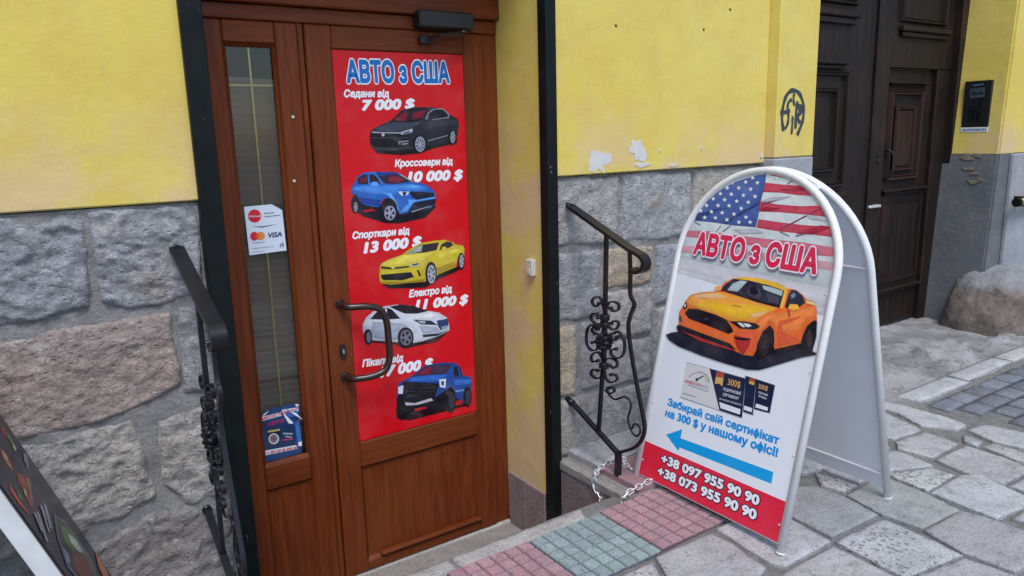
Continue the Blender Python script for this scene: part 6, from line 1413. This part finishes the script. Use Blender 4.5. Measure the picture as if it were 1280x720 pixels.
for k in range(8):
    a = 2*PI*k/8; m.tube([(X0-.008, ry+.012*math.cos(a), rz+.012*math.sin(a)), (X0-.014, ry+.024*math.cos(a), rz+.024*math.sin(a)), (X0-.004, ry+.033*math.cos(a), rz+.033*math.sin(a))], [.008, .010, .006], 8)
    m.tube([(X0+.008, ry+.012*math.cos(a), rz+.012*math.sin(a)), (X0+.014, ry+.024*math.cos(a), rz+.024*math.sin(a)), (X0+.004, ry+.033*math.cos(a), rz+.033*math.sin(a))], [.008, .010, .006], 8)
m.tube([(X0-.022, ry, rz), (X0-.014, ry, rz), (X0, ry, rz), (X0+.014, ry, rz), (X0+.022, ry, rz)], [.006, .016, .028, .016, .006], 14); m.build('rosette', MAT['iron'], rl)
for (yy, zz) in ((2.0065, .990), (2.0115, .806), (2.006, .962)):
    MB().box(X0-.013, yy-.017, zz-.012, X0+.013, yy+.017, zz+.012, .004).build('collar', MAT['iron'], rl)
# the same railing left of the doorway
r2 = rl.copy(); COL.objects.link(r2); r2.location = (.381, 2.0, .385); r2['label'] = 'black wrought iron stair rail left of the doorway, seen almost edge on'
for ch in list(rl.children):
    c = ch.copy(); COL.objects.link(c); c.parent = r2; c.matrix_parent_inverse = ch.matrix_parent_inverse.copy()

# ------------------------------------------------------------------ chain
def chain_links(path, pitch=.026):
    P = smooth_path(path, 12); out = []; acc = 0; last = P[0]; pos = [P[0]]
    for p in P[1:]:
        d = (p-last).length
        while acc+d >= pitch:
            t = (pitch-acc)/d; last = last.lerp(p, t); pos.append(last.copy()); d = (p-last).length; acc = 0
        acc += d; last = p
    return pos
def link_mesh():
    m = MB(); r_, Lh, Wd = .0026, .0125, .0085; pts = []
    for k in range(7): a = -PI/2+PI*k/6; pts.append((Lh-Wd*.6+Wd*.75*math.cos(a), Wd*math.sin(a), 0))
    for k in range(7): a = PI/2+PI*k/6; pts.append((-Lh+Wd*.6+Wd*.75*math.cos(a), Wd*math.sin(a), 0))
    m.tube([(p[0]*1.28, p[1], p[2]) for p in pts], r_, 8, closed=True)
    me = bpy.data.meshes.new('link'); me.from_pydata(m.v, [], m.f)
    for p in me.polygons: p.use_smooth = True
    me.materials.append(MAT['steel']); return me
lm = link_mesh()
ct = thing('chain', (1.76, 1.93, .40), 'shiny steel chain looped round the railing foot and down the step', 'chain')
full = CHAIN[::1] + [(1.684, 1.905, .26), (1.678, 1.875, .235), (1.674, 1.85, .27), (1.670, 1.822, .35), (1.668, 1.800, .392)] + [tuple(p) for p in CHAIN_B[::-1]][1:] + [(1.90, 1.80, .392), (2.02, 1.72, .386)]
ps = chain_links(full)
for i in range(len(ps)-1):
    a, b = ps[i], ps[i+1]; t = (b-a).normalized(); o = bpy.data.objects.new('chain_link', lm)
    side_ = t.cross(Z3 if abs(t.z) < .85 else X3).normalized(); up_ = side_.cross(t)
    ang = (PI/4 if i % 2 else -PI/4)+random.uniform(-.25, .25); y_ = side_*math.cos(ang)+up_*math.sin(ang); z_ = t.cross(y_)
    mw = Matrix((t, y_, z_)).transposed().to_4x4(); mw.translation = (a+b)/2+Vector((0, 0, .004))
    link(o, ct); o.matrix_basis = mw

# ================================================================== A-BOARD of the car dealer
ab = thing('pavement_sign', (2.1, 1.583, .38), 'white arched pavement sign with striped flag, orange sports car and blue arrow', 'signboard')
N_ = math.sqrt(1+.0625)
BF = (Vector((1.816, 1.583, .38)), -Y3, Vector((.25, 0, 1))/N_, Vector((-1, 0, .25))/N_)
BB = (Vector((2.412, 1.583, .38)), -Y3, Vector((-.25, 0, 1))/N_, Vector((1, 0, .25))/N_)
def P3(F, u, v, n=0): return F[0]+F[1]*u+F[2]*v+F[3]*n
def arch(hw, v0, vc, n=24): return [(-hw, v0)]+[(-hw*math.cos(PI*i/n), vc+hw*math.sin(PI*i/n)) for i in range(n+1)]+[(hw, v0)]
def board_half(F, fname, pname, pbot):
    m = MB(); m.tube([P3(F, u, v) for u, v in arch(.3155, .002, .853, 28)], .0125, 14); fo = m.build(fname, MAT['white_metal'], ab)
    pts = arch(.304, pbot, .853, 28); vs = [P3(F, u, v, .0035) for u, v in pts]+[P3(F, u, v, -.0015) for u, v in pts]; n_ = len(pts)
    m = MB(); m.add(vs, [tuple(range(n_)), tuple(range(n_, 2*n_))[::-1]]+[(i, (i+1) % n_, n_+(i+1) % n_, n_+i) for i in range(n_)])
    return fo, m.build(pname, MAT['white_sheet'], ab)
f1, p1 = board_half(BF, 'front_frame', 'front_panel', .026); f2, p2 = board_half(BB, 'rear_frame', 'rear_panel', .034)
for u in (-.3155, .3155):
    for F, fo in ((BF, f1), (BB, f2)):
        m = MB(); m.tube([P3(F, u, .004), P3(F, u, -.001)], .0140, 12); m.build('rubber_foot', MAT['white_sheet'], fo)
for F, v, fo in ((BF, .80, f1), (BB, .86, f2), (BB, .095, f2)):
    m = MB(); m.tube([P3(F, -.31, v, -.006), P3(F, .31, v, -.006)], .006, 8, sq=(.0035, .0025)); m.build('cross_bar', MAT['white_metal'], fo)
for u in (-.17, .17):
    a = P3(BF, u, 1.12); b = P3(BB, u, 1.12); m = MB(); m.tube([a+Vector((0, 0, .0)), b], .006, 8, sq=(.010, .002)); m.build('hinge_strap', MAT['steel'], ab)
for u in (-.296, .296):
    for v in (.083, .30, .56, .80):
        m = MB(); m.tube([P3(BF, u, v, .0030), P3(BF, u, v, .0058)], [.0040, .0028], 8); m.build('rivet', MAT['steel'], p1)
for u, v in ((-.13, 1.118), (.04, 1.142)):
    m = MB(); m.tube([P3(BF, u, v, .0030), P3(BF, u, v, .0058)], [.0040, .0028], 8); m.build('rivet', MAT['steel'], p1)
for v in (.30, .62):
    m = MB(); m.tube([P3(BB, .285, v, -.0014), P3(BB, .285, v, -.0055)], [.0045, .003], 8); m.build('rivet', MAT['steel'], p2)
# printed face, clipped to the arch
def clip_arch(poly, hw=.302, vb=.028, vc=.853):
    A = arch(hw, vb, vc, 36); out = [Vector(p) for p in poly]
    for i in range(len(A)):
        a = Vector(A[i]); b = Vector(A[(i+1) % len(A)]); d = b-a; res = []
        if d.length < 1e-7: continue
        ins = lambda p: d.x*(p.y-a.y)-d.y*(p.x-a.x) <= 1e-9
        for k in range(len(out)):
            p, q = out[k], out[(k+1) % len(out)]
            if ins(p): res.append(p)
            if ins(p) != ins(q):
                e = q-p; den = d.x*e.y-d.y*e.x
                if abs(den) > 1e-12:
                    t = -(d.x*(p.y-a.y)-d.y*(p.x-a.x))/den; res.append(p+e*t)
        out = res
        if not out: return []
    return [(p.x, p.y) for p in out]
def clip_layers(L): 
    o_ = [(c, clip_arch(p)) for c, p in L]; return [(c, p) for c, p in o_ if len(p) > 2]
Z0 = .0039
white = [((226, 232, 242), [(-.31, .0), (.31, .0), (.31, 1.2), (-.31, 1.2)])]
o = print_mesh('white_ground', clip_layers(white), BF, Z0, MAT['print'], p1)
fpoly = PRINTS['flag']; fpoly = [(fpoly[0][0], [(-.31, .84), (.31, .82), (.31, 1.2), (-.31, 1.2)])] + [((214, 214, 224), [(-.31, .80), (.31, .755), (.31, .82), (-.31, .84)]), ((220, 222, 232), [(-.31, .785), (.31, .735), (.31, .756), (-.31, .801)])] + fpoly[2:]
fo_ = print_mesh('flag_picture', clip_layers(fpoly), BF, Z0+.0002, MAT['print'], ab, .00005, .12); fo_['label'] = 'stars and stripes flag printed under the arch'
band = PRINTS['band'][0]
print_mesh('red_band', clip_layers([(band[0], [(-.31, .02), (.31, .02), (.31, .158), (-.31, .153)])]), BF, Z0+.0002, MAT['print'], ab)
print_mesh('arrow', PRINTS['arrow'], BF, Z0+.0002, MAT['print'], ab)
print_mesh('gift_cards', PRINTS['card'], BF, Z0+.0002, MAT['print'], ab, .00005)
cp = print_mesh('car_picture', PRINTS['sports_car'], BF, Z0+.0030, MAT['print'], ab, .00004, .10); cp['label'] = 'orange two door sports car printed in the middle of the board'
RED = (214, 40, 84)
lettering('headline', TEXTS['b_title'], BF, Z0+.0046, [((120, 112, 140), .10, .0035, -.0055), ((234, 234, 244), .10, 0, 0), (RED, .050, 0, 0)], MAT['print'], ab)
for k in ('b_t1', 'b_t2'): lettering('caption', TEXTS[k], BF, Z0+.0004, [((14, 146, 222), .050, 0, 0)], MAT['print'], ab)
for k in ('b_p1', 'b_p2'): lettering('phone_number', TEXTS[k], BF, Z0+.0008, [((34, 16, 62), .125, 0, -.0), ((236, 238, 246), .050, 0, 0)], MAT['print'], ab)
for k, c in (('b_c1', (205, 165, 110)), ('b_c2', (214, 220, 235)), ('b_c3', (214, 220, 235)), ('b_c4', (190, 198, 220)), ('b_c5', (205, 165, 110)), ('b_c6', (214, 220, 235)), ('b_c7', (214, 220, 235)), ('b_c8', (205, 80, 100)), ('b_c9', (150, 170, 195))):
    lettering('card_lettering', TEXTS[k], BF, Z0+.0026, [(c, .016, 0, 0)], MAT['print'], ab)

# ================================================================== MENU BOARD at the left edge
mb = thing('menu_board', (-.1, 1.8, .38), 'black folding menu board with food pictures and white timber edge, at the lower left', 'signboard')
c_, s_ = .941, .339
MF = (Vector((.172, 2.011, .38)), -Y3, Vector((-s_, 0, c_)), Vector((c_, 0, s_)))
MR = (Vector((-.585, 2.011, .38)), -Y3, Vector((s_, 0, c_)), Vector((-c_, 0, s_)))
def plank(F, u0, u1, v0, v1, n0, n1, name, mat, par=mb):
    m = MB(); m.add([P3(F, u, v, n) for u in (u0, u1) for v in (v0, v1) for n in (n0, n1)], [(0,1,3,2), (4,6,7,5), (0,4,5,1), (2,3,7,6), (0,2,6,4), (1,5,7,3)])
    o_ = m.build(name, mat, par); bm = bmesh.new(); bm.from_mesh(o_.data); bmesh.ops.bevel(bm, geom=bm.edges[:], offset=.0015, segments=1, affect='EDGES'); bm.to_mesh(o_.data); bm.free(); return o_
Hh = 1.06
for F, nm in ((MF, 'front'), (MR, 'rear')):
    plank(F, -.004, .454, .03, Hh, -.0005, .0035, nm+'_panel', MAT['black_plastic'] if nm == 'front' else MAT['dark_sheet'])
    for (u0, u1) in ((0, .035), (.415, .45)): plank(F, u0, u1, 0, Hh-.002, -.036, -.001, 'timber_stile', MAT['white_wood'])
    for (v0, v1) in ((.06, .10), (Hh-.045, Hh-.005)): plank(F, .036, .414, v0, v1, -.034, -.001, 'timber_rail', MAT['white_wood'])
plank(MF, .036, .414, .11, Hh-.05, -.006, -.001, 'inner_sheet', MAT['dark_sheet'])
print_mesh('black_ground', [((38, 38, 52), [(-.0035, .031), (.4535, .031), (.4535, Hh-.001), (-.0035, Hh-.001)])], MF, .0039, MAT['print'], mb)
print_mesh('food_picture', [(c, [(max(-.003, min(.453, u)), max(.031, min(Hh-.002, v))) for u, v in p]) for c, p in PRINTS['menu_food']], MF, .0043, MAT['print'], mb, .00008, .2)
for i, (u, v) in enumerate(((.445, .52), (.445, .63), (.445, .40))):
    pass
